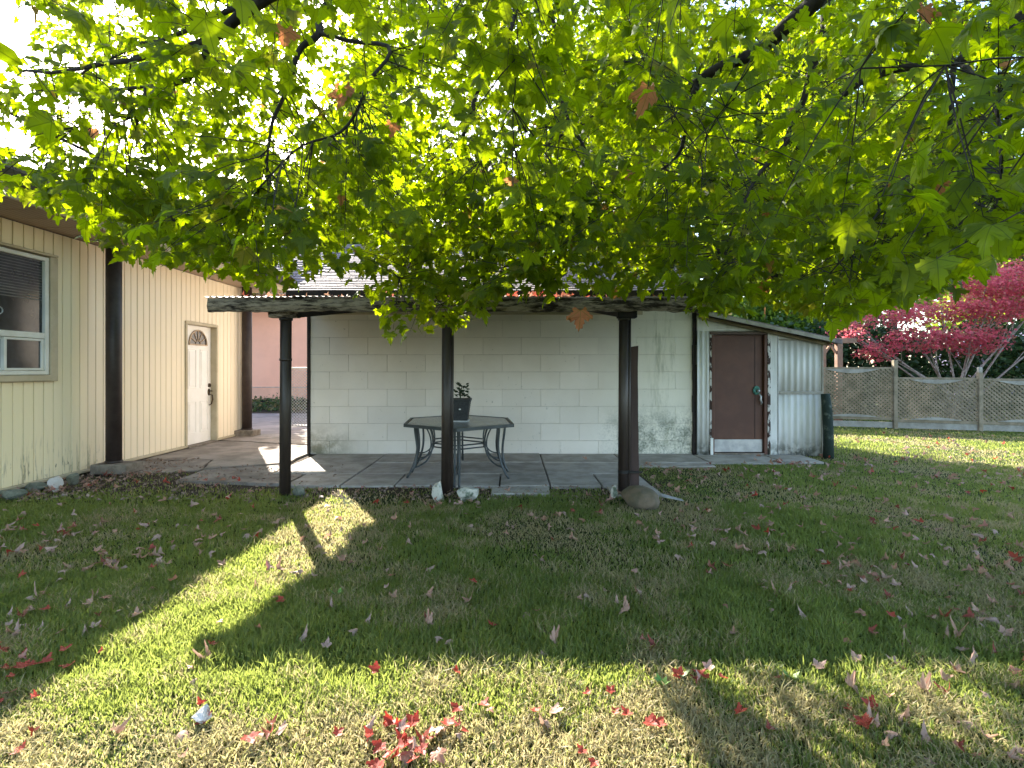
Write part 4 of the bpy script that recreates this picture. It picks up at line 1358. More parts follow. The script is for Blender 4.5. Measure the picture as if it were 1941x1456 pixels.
def limbs(base, tops, r0, mat, parent, name="branch", trunk_h=None):
    for t in tops:
        b = Vector(base); t = Vector(t)
        mid = b.lerp(t, 0.5) + Vector((random.uniform(-.3, .3), random.uniform(-.3, .3), random.uniform(0, .3)))
        pts = bez([b, b.lerp(mid, 0.6) + Vector((0, 0, 0.3)), mid, t], 8)
        MB().tube(pts, [r0 * (1 - 0.85 * i / 8) for i in range(9)], 7).build(name, mat, parent, True)


def far_tree(x, y, h, w, lab, n=2600, size=0.55, mat='fartree', tint=(0.2, 1.0), autumn=0.03, group="trees beyond the gardens", z0=0.25):
    t = empty("broadleaf_tree", lab, "tree", group, (x, y, 0))
    MB().tube([(x, y, 0), (x + .1, y, h * .35), (x, y, h * .75)], [0.3, 0.22, 0.08], 8).build("trunk", M['bark'], t, True)
    bl = [(x, y, h * 0.62, w * .8, w * .8, h * .36)]
    for k in range(7):
        a = random.uniform(0, 6.28); rr_ = w * random.uniform(.3, .7)
        bl.append((x + rr_ * math.cos(a), y + rr_ * math.sin(a), h * random.uniform(z0 + .1, 0.85), w * .42, w * .42, h * .16))
    limbs((x, y, h * .3), [(b[0], b[1], b[2]) for b in bl[1:5]], 0.12, M['bark'], t)
    cloud("crown", bl, n, size, M[mat], t, 0.5, 12, tint, autumn)
    return t


far_tree(6.2, 31.0, 22.0, 5.2, "tall bright green tree seen behind the middle of the garage roof", 15000, 0.50, z0=0.15)
far_tree(-8.4, 32.0, 20.5, 2.9, "tall narrow yellow-green tree behind the gap between the houses", 9000, 0.50, z0=0.2)
far_tree(-1.5, 40.0, 12.5, 5.0, "broad yellow-green tree behind the left end of the garage", 6000, 0.6)
far_tree(15.0, 31.0, 21.0, 5.0, "tall green tree behind the lean-to shed", 14000, 0.5, tint=(0.0, 0.8), z0=0.15)
far_tree(24.0, 34.0, 19.5, 5.5, "dark green tree behind the red maple", 7000, 0.55, tint=(0.0, 0.6))
far_tree(34.0, 36.0, 17.0, 5.5, "green tree at the far right beyond the gardens", 4500, 0.6, tint=(0.0, 0.6))
far_tree(-30.0, 60.0, 14.0, 8.0, "distant tree far left behind the cream house", 3000, 1.0)
far_tree(-19.0, 66.0, 13.0, 7.0, "distant low tree left of the pink house roof", 3000, 1.0)
t = empty("added_shade_tree", "small dense tree added to shade the driveway, between the pink house and the cream house roof", "tree", None, (-11.1, 20.6, 0))  # added tree, sized and placed so its shadow covers driveway and path
MB().tube([(-11.1, 20.6, 0), (-11.0, 20.6, 2.5), (-11.1, 20.6, 5.5)], [0.16, 0.12, 0.05], 8).build("trunk", M['bark'], t, True)  # trunk of the added shade tree
cloud("crown", [(-11.2, 20.6, 5.35, 1.45, 1.3, 1.25), (-10.6, 20.6, 5.7, .9, 1.0, .85)], 6500, 0.22, M['fartree'], t, 0.2, 12, (0.1, .9), 0.03)
bb = empty("garden_shrub_tree", "bushy dark green small tree behind the lean-to shed roof", "tree", None, (8.0, 20.5, 0))
MB().tube([(8.0, 20.5, 0), (8.05, 20.5, 1.6), (8.0, 20.5, 3.6)], [0.12, 0.09, 0.04], 8).build("trunk", M['bark'], bb, True)
cloud("crown", [(7.6, 20.6, 3.0, 1.5, 1.1, 1.5), (9.3, 20.8, 2.9, 1.5, 1.1, 1.4), (11.2, 20.8, 2.7, 1.5, 1.1, 1.2)], 17000, 0.2, M['fartree'], bb, 0.22, 12, (0.0, .5), 0.03)
# grey-brown conifer
cf = empty("conifer", "thin greyish brown conifer rising behind the right part of the garage", "tree", None, (6.4, 24.0, 0))
MB().tube([(6.4, 24, 0), (6.4, 24, 9.6)], [0.22, 0.03], 8).build("trunk", M['bark'], cf, True)
bl = []
for k in range(16):
    z = 1.5 + k * 0.5; w = 1.9 * (1 - k / 18)
    for a in range(4):
        t = a * 1.57 + k * .7
        bl.append((6.4 + w * .55 * math.cos(t), 24 + w * .55 * math.sin(t), z, w * .5, w * .5, 0.35))
cloud("needles", bl, 9000, 0.26, M['conifer'], cf, 0.22, 14, (0, 1), 0, NEED, 0.3)
# hedge
hg = empty("hedge", "dark evergreen hedge behind the lattice fence", "hedge", None, (13, 19, 0))
bl = [(6.5 + k * 1.15, 18.5 + 0.3 * math.sin(k * 2.1), 1.35, 0.95, 0.8, 1.75 + 0.3 * math.sin(k * 1.7)) for k in range(15)]
cloud("foliage", bl, 34000, 0.17, M['hedge'], hg, 0.22, 12, (0, 1), 0.05, DIA, 0, 0.6)
for k in range(15):
    MB().tube([(bl[k][0], bl[k][1], 0), (bl[k][0] + .1, bl[k][1], 1.6)], [0.05, 0.02], 6).build("stem", M['bark'], hg, True)
# weeds and stones by the pink house
vg = cloud("grass_verge", [(-12 + k * 0.9, 20.3, 0.12, 0.9, 1.6, 0.16) for k in range(11)], 5500, 0.11, M['hedge'], None, 0.14, 8, (0.5, 1), 0.5, DIA, 0, 0.2)
vg["kind"] = "stuff"
rock((-9.9, 20.4, 0.16), 0.42, 0.3, 0.26, M['rockgrey'], 31, "rock", "large pale stone in the weeds under the pink wall")

# ------------------------------------------------------------------ red Japanese maple
jm = empty("red_maple", "crimson ornamental maple with pale spreading branches behind the lattice fence", "tree", None, (12.9, 15.6, 0))
rb = Vector((12.9, 15.6, 0.0))
JB = [(10.4, 15.3, 2.05, .70, .6, .30), (11.6, 15.2, 2.35, 1.05, .8, .38), (11.3, 15.8, 3.1, .95, .8, .35), (12.9, 15.2, 2.35, 1.0, .8, .42), (12.6, 15.9, 3.25, .95, .9, .38),
      (13.7, 15.5, 3.2, 1.1, .9, .42), (14.0, 15.9, 4.0, 1.2, 1., .45), (15.3, 15.6, 3.45, 1.3, 1., .45), (15.2, 16.2, 4.35, 1.2, 1., .45), (16.3, 15.8, 4.1, 1.2, 1., .45),
      (15.2, 15.0, 2.55, .55, .6, .25), (10.1, 16.0, 2.75, .60, .6, .22), (9.6, 15.4, 2.5, .45, .5, .18)]
for i, b in enumerate(JB):
    st = rb + Vector((0.25 * math.cos(i * 1.9), 0.15 * math.sin(i * 2.3), 0))
    top = Vector(b[:3])
    mid = Vector((st.x + (top.x - st.x) * 0.35, st.y + (top.y - st.y) * 0.3, top.z * 0.55))
    pts = bez([st, st + Vector((0.02, 0, 0.7)), mid, top + Vector((0, 0, -0.1)), top + Vector((0.1, 0, 0.2))], 10)
    MB().tube(pts, [0.042 * (1 - 0.8 * k / 10) for k in range(11)], 7).build("branch", M['palebark'], jm, True)
    for q in range(3):
        s0 = pts[5 + q]
        e = top + Vector((random.uniform(-.8, .8) * b[3], random.uniform(-.5, .5), random.uniform(-.1, .25)))
        MB().tube(bez([s0, s0.lerp(e, .5) + Vector((0, 0, -.08)), e], 5), [0.016, .013, .011, .009, .007, .004], 5).build("twig", M['palebark'], jm, True)
cloud("crown", JB, 16500, 0.085, M['redmaple'], jm, 0.13, 14, (0.0, 1.0), 0.25, DIA, 0.6, 0.15)

# ------------------------------------------------------------------ the big maple overhead
maple = empty("maple_tree", "big green maple hanging its leafy branches over the whole top of the yard", "tree", None, (2.9, -2.0, 0))
BX = np.array([-400, 0, 60, 130, 200, 290, 380, 480, 560, 620, 690, 720, 760, 830, 880, 930, 960, 1040, 1110, 1160, 1240, 1290, 1330, 1370, 1420, 1490, 1550, 1600, 1640, 1720, 1790, 1860, 1900, 1941, 2300], float)
BY = np.array([372, 392, 420, 440, 482, 516, 530, 548, 544, 556, 574, 634, 658, 634, 622, 588, 556, 572, 590, 556, 566, 606, 626, 612, 590, 592, 626, 612, 596, 584, 576, 536, 492, 460, 400], float)


def vnoise(p, s, seed):
    return np.array([mnoise.noise(Vector((a[0] * s + seed, a[1] * s, a[2] * s))) for a in p])


def sample_volume(n, x0, x1, y0, y1, z0, z1):
    return np.column_stack([RNG.uniform(x0, x1, n), RNG.uniform(y0, y1, n), RNG.uniform(z0, z1, n)])


def keep(p, margin=14.0):
    X, Y, Z = p[:, 0], p[:, 1], p[:, 2]
    ok = np.ones(len(p), bool)
    D = np.maximum(Y, 0.05)
    px = 970.5 + X / D * F
    py = 700 - (Z - EYE) / D * F
    lim = np.interp(px, BX, BY)
    # the underside of the crown
    ok &= ~((Y > 0.3) & (py > lim - margin - 20.0 / D))
    ok &= ~((Y <= 0.3) & (Z < 2.35))
    r = np.sqrt(X ** 2 + Y ** 2 + (Z - EYE) ** 2)
    ok &= r > 1.75
    # buildings
    ok &= ~((X < -5.0) & (Z < 4.4) & (Y > 2.5))
    ok &= ~((Y > 6.0) & (Z < 2.75))
    ok &= ~((Y > 8.9) & (Z < 4.4))
    # outer surface of the crown on the sun side
    gx, gy = X + SX * Z, Y + SY * Z
    ok &= ~((gy > 1.80) & (gx > -2.45) & (gx < 0.75))
    ok &= ~((gy > 2.75) & (gx >= 0.75) & (gx < 3.0))
    ok &= ~((gy > 3.6) & (gx >= 3.0))
    ok &= ~((gy > 3.2) & (gx <= -2.45))
    ok &= Y < 9.6
    return ok


# limbs
def poly3(*pp):
    return [P(*a) if len(a) == 3 and not isinstance(a, Vector) else a for a in pp]


trunk_top = Vector((2.7, -1.9, 2.9))
tr = MB()
tr.tube([(2.9, -2.0, -0.05), (2.88, -2.0, 0.3), (2.85, -1.98, 1.2), (2.8, -1.95, 2.2), tuple(trunk_top), (2.4, -1.6, 4.6), (2.0, -1.0, 6.4)], [0.36, 0.27, 0.24, 0.22, 0.20, 0.15, 0.09], 16)
tr.build("trunk", M['bark'], maple, True)
LIMBS = [
    ([trunk_top, Vector((2.75, 0.6, 4.0)), P(1640, -140, 3.1), P(1545, 0, 3.5), P(1430, 100, 3.9), P(1330, 152, 4.2), P(1250, 190, 4.6), P(1120, 225, 5.0), P(1000, 300, 5.6)], .095, .012),
    ([P(1330, 152, 4.2), P(1300, 220, 4.3), P(1290, 290, 4.4), P(1230, 340, 4.6), P(1150, 400, 4.8)], .028, .006),
    ([trunk_top + Vector((0, 0, .5)), Vector((3.2, 1.5, 4.9)), P(1620, -120, 5.2), P(1556, 90, 5.6), P(1500, 240, 6.0), P(1440, 330, 6.0), P(1300, 420, 5.6)], .085, .010),
    ([trunk_top + Vector((-.1, .1, .6)), Vector((0.9, 0.4, 4.3)), P(700, -150, 2.4), P(510, 0, 2.65), P(410, 75, 2.8), P(250, 112, 3.0), P(45, 136, 3.3)], .06, .008),
    ([P(410, 75, 2.8), P(355, 142, 2.9), P(270, 170, 3.0), P(120, 165, 3.1)], .020, .005),
    ([P(560, -30, 2.6), P(455, 5, 2.9), P(385, 45, 3.0), P(260, 92, 3.2), P(130, 147, 3.3)], .022, .006),
    ([P(270, 170, 3.0), P(262, 205, 2.9), P(230, 235, 2.8), P(120, 250, 2.7)], .008, .003),
    ([Vector((0.9, 0.4, 4.3)), P(760, -120, 3.6), P(620, 0, 3.4), P(600, 70, 3.3), P(560, 100, 3.3), P(545, 190, 3.3), P(515, 250, 3.3), P(508, 330, 3.3)], .04, .005),
    ([P(600, 70, 3.3), P(740, 90, 3.1), P(700, 170, 3.0), P(640, 250, 2.9), P(560, 290, 2.8), P(460, 400, 2.7)], .014, .004),
    ([Vector((0.9, 0.4, 4.3)), Vector((.2, 3.0, 5.2)), P(1000, -60, 5.3), P(950, 80, 5.3), P(900, 180, 5.5), P(860, 320, 5.6), P(800, 430, 5.2), P(760, 530, 4.0)], .06, .006),
    ([P(1000, -60, 4.4), P(1060, 80, 4.2), P(1064, 200, 4.1), P(1120, 320, 4.0), P(1060, 430, 3.8), P(1000, 520, 3.6)], .02, .005),
    ([trunk_top, Vector((3.6, 0.6, 3.6)), P(2150, -60, 2.9), P(1941, 35, 3.1), P(1800, 120, 3.3), P(1700, 130, 3.4), P(1620, 168, 3.5), P(1500, 260, 3.6), P(1430, 360, 3.6), P(1370, 480, 3.5)], .05, .006),
    ([P(1800, 120, 3.3), P(1800, 220, 3.2), P(1788, 290, 3.2), P(1740, 330, 3.1), P(1650, 420, 3.0), P(1580, 520, 3.0)], .016, .004),
    ([Vector((3.6, 0.6, 3.6)), P(2050, 60, 3.8), P(1930, 200, 4.0), P(1860, 330, 4.2), P(1780, 420, 4.2), P(1690, 490, 4.2)], .03, .005),
    ([P(1800, 120, 3.3), P(1870, 160, 2.6), P(1900, 280, 2.4), P(1880, 390, 2.3)], .012, .004),
    ([Vector((.2, 3.0, 5.2)), Vector((-2.4, 3.9, 4.9)), Vector((-4.0, 4.6, 5.2))], .04, .01),
    ([Vector((.2, 3.0, 5.2)), Vector((-.4, 5.5, 5.9)), Vector((-.8, 7.6, 6.4))], .05, .012),
    ([Vector((3.2, 1.5, 4.9)), Vector((3.6, 4.5, 5.6)), Vector((3.9, 7.2, 6.2))], .05, .012),
    ([Vector((3.2, 1.5, 4.9)), Vector((5.2, 3.0, 4.6)), Vector((6.5, 4.2, 4.4))], .05, .012),
    ([Vector((-2.4, 3.9, 4.9)), Vector((-3.6, 3.4, 3.6)), P(230, 330, 3.9), P(330, 430, 3.2)], .02, .005),
    ([trunk_top, Vector((1.0, -2.4, 4.0)), Vector((-1.6, -1.8, 4.3)), Vector((-3.4, -.4, 4.3))], .08, .02),
    ([trunk_top, Vector((4.4, -2.2, 4.2)), Vector((6.2, -1.0, 4.6))], .08, .02),
]


def smooth_path(pts, per=5):
    pts = [Vector(p) for p in pts]
    q = [pts[0] * 2 - pts[1]] + pts + [pts[-1] * 2 - pts[-2]]
    out = []
    for i in range(1, len(q) - 2):
        for k in range(per):
            t = k / per
            out.append(0.5 * ((2 * q[i]) + (q[i + 1] - q[i - 1]) * t + (2 * q[i - 1] - 5 * q[i] + 4 * q[i + 1] - q[i + 2]) * t * t + (3 * q[i] - q[i - 1] - 3 * q[i + 1] + q[i + 2]) * t ** 3))
    out.append(pts[-1])
    return out


nodes = []
for pts, ra, rb_ in LIMBS:
    sp_ = smooth_path(pts)
    k = len(sp_)
    sp_ = [p + Vector((mnoise.noise(p * 3.1), mnoise.noise(p * 3.1 + Vector((9, 0, 0))), mnoise.noise(p * 3.1 + Vector((0, 9, 0))))) * 0.045 for p in sp_]
    rr_ = [ra + (rb_ - ra) * (i / (k - 1)) ** 0.8 for i in range(k)]
    MB().tube(sp_, rr_, 10 if ra > .03 else 7).build("branch", M['bark'], maple, True)
    nodes += [(p, r) for p, r in zip(sp_, rr_)]
nodeP = np.array([tuple(p) for p, r in nodes]); nodeR = np.array([r for p, r in nodes])

# secondary branches reach out to points of the crown volume
sec = MB()
kids = np.zeros(len(nodeP))
cand = sample_volume(9000, -5.5, 6.0, 0.6, 9.4, 1.8, 7.0)
cand = cand[keep(cand, 30)]
cand = cand[:620]
d0 = np.linalg.norm(cand[:, None, :] - nodeP[None], axis=2).min(1)
cand = cand[np.argsort(d0)]
for c in cand:
    d = np.linalg.norm(nodeP - c, axis=1)
    d = d + (nodeP[:, 2] < c[2] - 0.3) * 0.4 + kids * 0.35
    j = int(np.argmin(d))
    kids[max(0, j - 2):j + 3] += 1
    a, b = Vector(nodeP[j]), Vector(c)
    L_ = (b - a).length
    if L_ < 0.15 or L_ > 1.5:
        continue
    mid = a.lerp(b, 0.5) + Vector((random.gauss(0, .13) * L_, random.gauss(0, .13) * L_, random.uniform(0, .2) * L_))
    n = max(4, int(L_ / 0.16))
    pts = bez([a, mid, b], n)
    pts = [p + Vector((mnoise.noise(p * 5), mnoise.noise(p * 5 + Vector((7, 0, 0))), mnoise.noise(p * 5 + Vector((0, 7, 0))))) * 0.035 * (0.0 if i == 0 else 1.0) for i, p in enumerate(pts)]
    r0 = min(0.013, nodeR[j] * 0.7)
    rr_ = [r0 + (0.0030 - r0) * i / n for i in range(n + 1)]
    sec.tube(pts, rr_, 5, False)
    nodeP = np.vstack([nodeP, np.array([tuple(p) for p in pts[1:]])]); nodeR = np.append(nodeR, rr_[1:]); kids = np.append(kids, np.zeros(len(pts) - 1))

# leafy twigs
NT = 150000
tw = sample_volume(NT, -6.0, 7.0, -2.5, 9.6, 1.75, 7.4)
tw = tw[keep(tw)]
# open up: looser where it is left, behind the camera, and in patches
dens = np.ones(len(tw))
dens *= np.where(tw[:, 1] < 1.0, 0.22, 1.0)
Dd = np.maximum(tw[:, 1], 0.5)
py_ = 700 - (tw[:, 2] - EYE) / Dd * F
px_ = 970.5 + tw[:, 0] / Dd * F
dens *= np.where((py_ < -40) & (tw[:, 1] > 1.0), 0.30, 1.0)
vn = vnoise(tw, 0.9, 5.0)
dens *= np.clip(0.85 + 1.5 * vn, 0.25, 1.25)
dens *= np.where((tw[:, 0] < -2.2) & (py_ < 420), 0.75, 1.0)
dens *= np.where((py_ > 330) & (tw[:, 1] > 1.0), 2.3, 1.0)
dens *= np.where((tw[:, 0] < -1.0) & (tw[:, 1] > 3.2) & (tw[:, 2] < 4.8), 0.75, 1.0)
TWD = 0.130
tw = tw[RNG.random(len(tw)) < dens * TWD * 1.6]
# twigs hang below / around the nearest branch node
use = np.zeros(len(nodeP))
use += (nodeR > 0.03) * 1.0
P32 = nodeP.astype(np.float32)
nn = np.zeros((len(tw), 2))
for i, c in enumerate(tw):
    q = P32 - c.astype(np.float32)
    d = np.sqrt((q * q).sum(1))
    j = int(np.argmin(d + use * 0.16))
    use[j] += 1
    nn[i] = (j, d[j])
tw = tw[nn[:, 1] < 0.75]; nn = nn[nn[:, 1] < 0.75]
tg = MB()
leafpos, leaftip, leafnrm, leafbase = [], [], [], []
for c, (j, dd) in zip(tw, nn):
    a, b = Vector(nodeP[int(j)]), Vector(c)
    n = 3
    mid = a.lerp(b, .5) + Vector((random.gauss(0, .02), random.gauss(0, .02), 0.05))
    pts = bez([a, mid, b], n)
    r0 = min(0.0045, nodeR[int(j)])
    tg.tube(pts, [r0, .0032, .0024, .0016], 3, False)
    m = random.randint(6, 9)
    dirn = (b - a).normalized() if dd > 0.02 else Vector((0, 0, -1))
    for q in range(m):
        t = 1.0 - q // 2 * 0.14
        base = a.lerp(b, max(0.2, t))
        ang = random.uniform(0, 6.28)
        h = Vector((math.cos(ang), math.sin(ang), random.uniform(-.5, .3)))
        h = (h + dirn * 0.5).normalized()
        pl_ = random.uniform(0.05, 0.13)
        lp = base + h * pl_
        tip = Vector((h.x * .7 + random.gauss(0, .2), h.y * .7 + random.gauss(0, .2), -random.uniform(0.0, 1.2)))
        leafbase.append(base); leafpos.append(lp)
        leaftip.append(tip)
        leafnrm.append(Vector((h.x * .6 + random.gauss(0, .35), h.y * .6 + random.gauss(0, .35), 0.75 + random.gauss(0, .25))))
LPos = np.array([tuple(v) for v in leafpos]); LTip = np.array([tuple(v) for v in leaftip]); LN = np.array([tuple(v) for v in leafnrm]); LB = np.array([tuple(v) for v in leafbase])
# nothing may hang through the camera or the sun-lit margin
ok = keep(LPos, -6)
LPos, LTip, LN, LB = LPos[ok], LTip[ok], LN[ok], LB[ok]
N = len(LPos)
print("maple leaves", N, "twigs", len(tw))
size = np.clip(RNG.normal(0.074, 0.020, N), 0.032, 0.115)
tint = np.zeros((N, 2)); tint[:, 0] = RNG.random(N) ** 1.3
tint[:, 1] = np.where(RNG.random(N) < 0.006, RNG.uniform(.6, 1, N), np.where(RNG.random(N) < 0.05, RNG.uniform(.05, .25, N), 0))
Dd = np.maximum(LPos[:, 1], 0.3)
px_ = 970.5 + LPos[:, 0] / Dd * F; py_ = 700 - (LPos[:, 2] - EYE) / Dd * F
inview = (px_ > -30) & (px_ < 1970) & (py_ > -30) & (LPos[:, 1] > 0.5)
app = np.where(inview, size / Dd, 0)
order = np.argsort(-app)
near300 = order[:296]
rest = order[296:]
fullN = rest[:5200]
lowN = rest[5200:]
T_full = [leaf_template(FULL, 0.18 * a, 0.32 * b, 0.5 * c, 1, 10 + i) for i, (a, b, c) in enumerate([(1, 1, 1), (-.6, 1.4, .3), (1.6, .5, 1.6), (.3, -.4, 1.2), (1.2, 1.8, -.4)])]
T_low = [leaf_template(LOW, 0.12 * a, 0.2 * b, 0.3 * c, 1, 30 + i) for i, (a, b, c) in enumerate([(1, 1, 1), (-.6, 1.4, .3), (1.6, .5, 1.6)])]
T_near = [leaf_template(FULL, 0.22 * a, 0.38 * b, 0.6 * c, 4, 50 + i) for i, (a, b, c) in enumerate([(1, 1, 1), (-.5, 1.4, .5), (1.6, .6, 1.8), (.4, -.5, 1.4), (1.2, 1.8, -.3), (.8, .9, .2), (-.8, .7, 1.5), (.5, 2.0, 1.0)])]
both = np.concatenate
foliage = scatter_mesh("foliage", T_full, LPos[fullN], LTip[fullN], LN[fullN], size[fullN], tint[fullN], M['maple'], None)
f2 = scatter_mesh("far_foliage", T_low, LPos[lowN], LTip[lowN], LN[lowN], size[lowN] * 1.04, tint[lowN], M['maple'], None)
for o in (foliage, f2):
    o.parent = maple; o.matrix_parent_inverse = Matrix.Translation(-maple.location); o["kind"] = "stuff"
# leaf meshes shared by the nearest leaves
near_me = []
for k, (V, T, U) in enumerate(T_near):
    for v_ in range(3):
        tt = np.tile([[0.15 + 0.4 * v_, 0.0]], (len(V), 1))
        o = fast_mesh("leaf", V, T, M['maple'], None, tt, U)
        near_me.append(o.data); bpy.data.objects.remove(o)
V, T, U = T_near[1]
o = fast_mesh("leaf", V, T, M['maple'], None, np.tile([[0.5, 1.0]], (len(V), 1)), U); orange_me = o.data; bpy.data.objects.remove(o)
V, T, U = T_near[2]
o = fast_mesh("leaf", V, T, M['maple'], None, np.tile([[0.8, 0.25]], (len(V), 1)), U); yel_me = o.data; bpy.data.objects.remove(o)
Fr = frames(LTip[near300], LN[near300])
for i, k in enumerate(near300):
    me = near_me[i % len(near_me)]
    if tint[k, 1] > .5: me = orange_me
    elif tint[k, 1] > .1: me = yel_me
    o = bpy.data.objects.new("leaf", me); COL.objects.link(o)
    A_ = Fr[i] * size[k]
    m4 = Matrix(((A_[0][0], A_[1][0], A_[2][0], LPos[k][0]), (A_[0][1], A_[1][1], A_[2][1], LPos[k][1]), (A_[0][2], A_[1][2], A_[2][2], LPos[k][2]), (0, 0, 0, 1)))
    o.parent = maple
    o.matrix_local = Matrix.Translation(-maple.location) @ m4
# the orange leaf hanging low in front of the wall, with a few others, placed on the tree
for (px, py, D, s) in ((1100, 606, 3.35, 0.13), (652, 182, 2.9, 0.13), (1198, 340, 3.6, 0.14), (540, 72, 2.9, 0.12), (745, 250, 3.4, .11), (1752, 30, 3.2, .14), (1565, 352, 3.3, .10), (178, 262, 3.4, .10)):
    o = bpy.data.objects.new("leaf", orange_me); COL.objects.link(o)
    o.parent = maple
    o.matrix_local = Matrix.Translation(-maple.location) @ Matrix.Translation(P(px, py - 18, D)) @ Matrix.Rotation(random.uniform(-.5, .5), 4, 'Z') @ Matrix.Rotation(R(-80), 4, 'X') @ Matrix.Scale(s, 4)
# petioles for leaves one can tell apart
pe = MB()
for k in np.concatenate([near300, fullN[:2600]]):
    a, b = Vector(LB[k]), Vector(LPos[k])
    pe.tube([a, a.lerp(b, .5) + Vector((0, 0, .008)), b], [.0012, .0011, .0010], 3, False)
for name, m_ in (("small_branches", sec), ("twigs", tg), ("leaf_stalks", pe)):
    o = m_.build(name, M['bark'], maple, False); o["kind"] = "stuff"

# ------------------------------------------------------------------ grass
def covered(x, y):
    c = (x > -3.45) & (x < 1.82) & (y > 6.84) & (y < 9.6)
    c |= (x > -14) & (x < -3.0) & (y > 12.3)
    c |= (x < -6.1) & (y > 2.9)
    c |= (x > GX0 - 0.05) & (x < GX1 + .05) & (y > GY - 0.05)
    c |= (x > 3.2) & (x < 5.45) & (y > 9.35)
    c |= (x > 1.8) & (x < 5.0) & (y > 8.5)
    c |= (x > -6.2) & (x < -2.9) & (y > 7.85)
    return c


def n2(x, y, s, seed):
    return np.array([mnoise.noise(Vector((a * s + seed, b * s, seed * .37))) for a, b in zip(x, y)])


def smooth(v, a, b):
    t = np.clip((v - a) / (b - a), 0, 1)
    return t * t * (3 - 2 * t)


bands = [(1.75, 2.6, 15500, 0.068), (2.6, 4.0, 10500, 0.064), (4.0, 6.0, 4800, 0.060), (6.0, 8.5, 2300, 0.06), (8.5, 13.6, 1000, 0.06), (13.6, 18, 350, 0.06)]
BXs, BYs, BHs, BWs = [], [], [], []
for (a, b, dn, h) in bands:
    xa, xb = max(-6.2, -1.05 * b - 0.3), min(17, 1.05 * b + 0.3)
    n = int((xb - xa) * (b - a) * dn)
    x = RNG.uniform(xa, xb, n); y = RNG.uniform(a, b, n)
    ok = (~covered(x, y)) & (np.abs(x) < y * 1.02 + .25)
    x, y = x[ok], y[ok]
    BXs.append(x); BYs.append(y); BHs.append(np.full(len(x), h)); BWs.append(np.full(len(x), 0.0024 + 0.0011 * (a / 2)))
gx = np.concatenate(BXs); gy = np.concatenate(BYs); gh = np.concatenate(BHs); gw = np.concatenate(BWs)
# patchiness looked up on a coarse grid (fast)
gsx = np.arange(-7, 18, 0.06); gsy = np.arange(1.5, 18.2, 0.06)
GXX, GYY = np.meshgrid(gsx, gsy)
fa = n2(GXX.ravel(), GYY.ravel(), 0.9, 3.0).reshape(GXX.shape)
fb = n2(GXX.ravel(), GYY.ravel(), 3.6, 11.0).reshape(GXX.shape)
ix = np.clip(((gx + 7) / .06).astype(int), 0, len(gsx) - 1); iy = np.clip(((gy - 1.5) / .06).astype(int), 0, len(gsy) - 1)
na, nb = fa[iy, ix], fb[iy, ix]
# bare soil around the patio edge
soil = smooth(gy + 0.5 * na + .5 * nb, 5.95, 7.0) * (1 - smooth(gx + .4 * nb, 1.6, 2.2))
dry = np.clip(0.27 - 0.10 * np.exp(-((gy - 3.8) / 0.8) ** 2) + 1.15 * na + 1.1 * nb + 0.55 * np.exp(-((gy - 2.2) / 0.55) ** 2) + 0.25 * np.exp(-(gx / 2.0) ** 2 - ((gy - 5.4) / 1.0) ** 2), 0, 1)
kp = RNG.random(len(gx)) > soil * 0.86
kp &= RNG.random(len(gx)) > 0.30 * dry
gx, gy, gh, gw, dry, na, nb = [q[kp] for q in (gx, gy, gh, gw, dry, na, nb)]
n = len(gx)
print("blades", n)
h = gh * RNG.uniform(0.40, 1.0, n) * (1 - 0.42 * dry) * (1 + 1.1 * np.clip(nb, -0.3, 1)) * (1 - 0.35 * smooth(gy, 5, 7))
tuft = RNG.random(n) < 0.015
h = np.where(tuft, h * 1.5, h)
az = RNG.uniform(0, 2 * math.pi, n)
lean = np.clip(RNG.normal(0.55, 0.35, n) + 0.45 * dry, 0.05, 1.6)
dxy = np.stack([np.cos(az), np.sin(az)], 1)
fc = RNG.uniform(0, 2 * math.pi, n)
sd_ = np.stack([np.cos(fc), np.sin(fc)], 1) * gw[:, None]
b0 = np.stack([gx, gy, np.full(n, -0.022)], 1)
def pt(t, k):
    q = b0.copy()
    q[:, :2] += dxy * (h * lean * t ** 1.8)[:, None]
    q[:, 2] += (h * t * np.cos(lean * 0.55 * t)) + 0.01
    return q
m1 = pt(0.55, 0); t1 = pt(1.0, 0)
V = np.empty((n, 5, 3))
V[:, 0] = b0; V[:, 0, :2] -= sd_
V[:, 1] = b0; V[:, 1, :2] += sd_
V[:, 2] = m1; V[:, 2, :2] -= sd_ * .8
V[:, 3] = m1; V[:, 3, :2] += sd_ * .8
V[:, 4] = t1
T = np.array([(0, 1, 3), (0, 3, 2), (2, 3, 4)])[None] + (np.arange(n) * 5)[:, None, None]
tn = np.zeros((n, 2)); tn[:, 0] = np.clip(RNG.random(n) * .8 - na * .9 + .1, 0, 1)
tn[:, 1] = np.where(RNG.random(n) < dry * 0.95, RNG.uniform(.55, 1, n), RNG.uniform(0, .2, n))
g_o = fast_mesh("grass", V.reshape(-1, 3), T.reshape(-1, 3), M['grass'], None, np.repeat(tn, 5, axis=0), None, False)
tag(g_o, "short patchy green and straw coloured lawn grass covering the yard", "grass", kind="stuff")

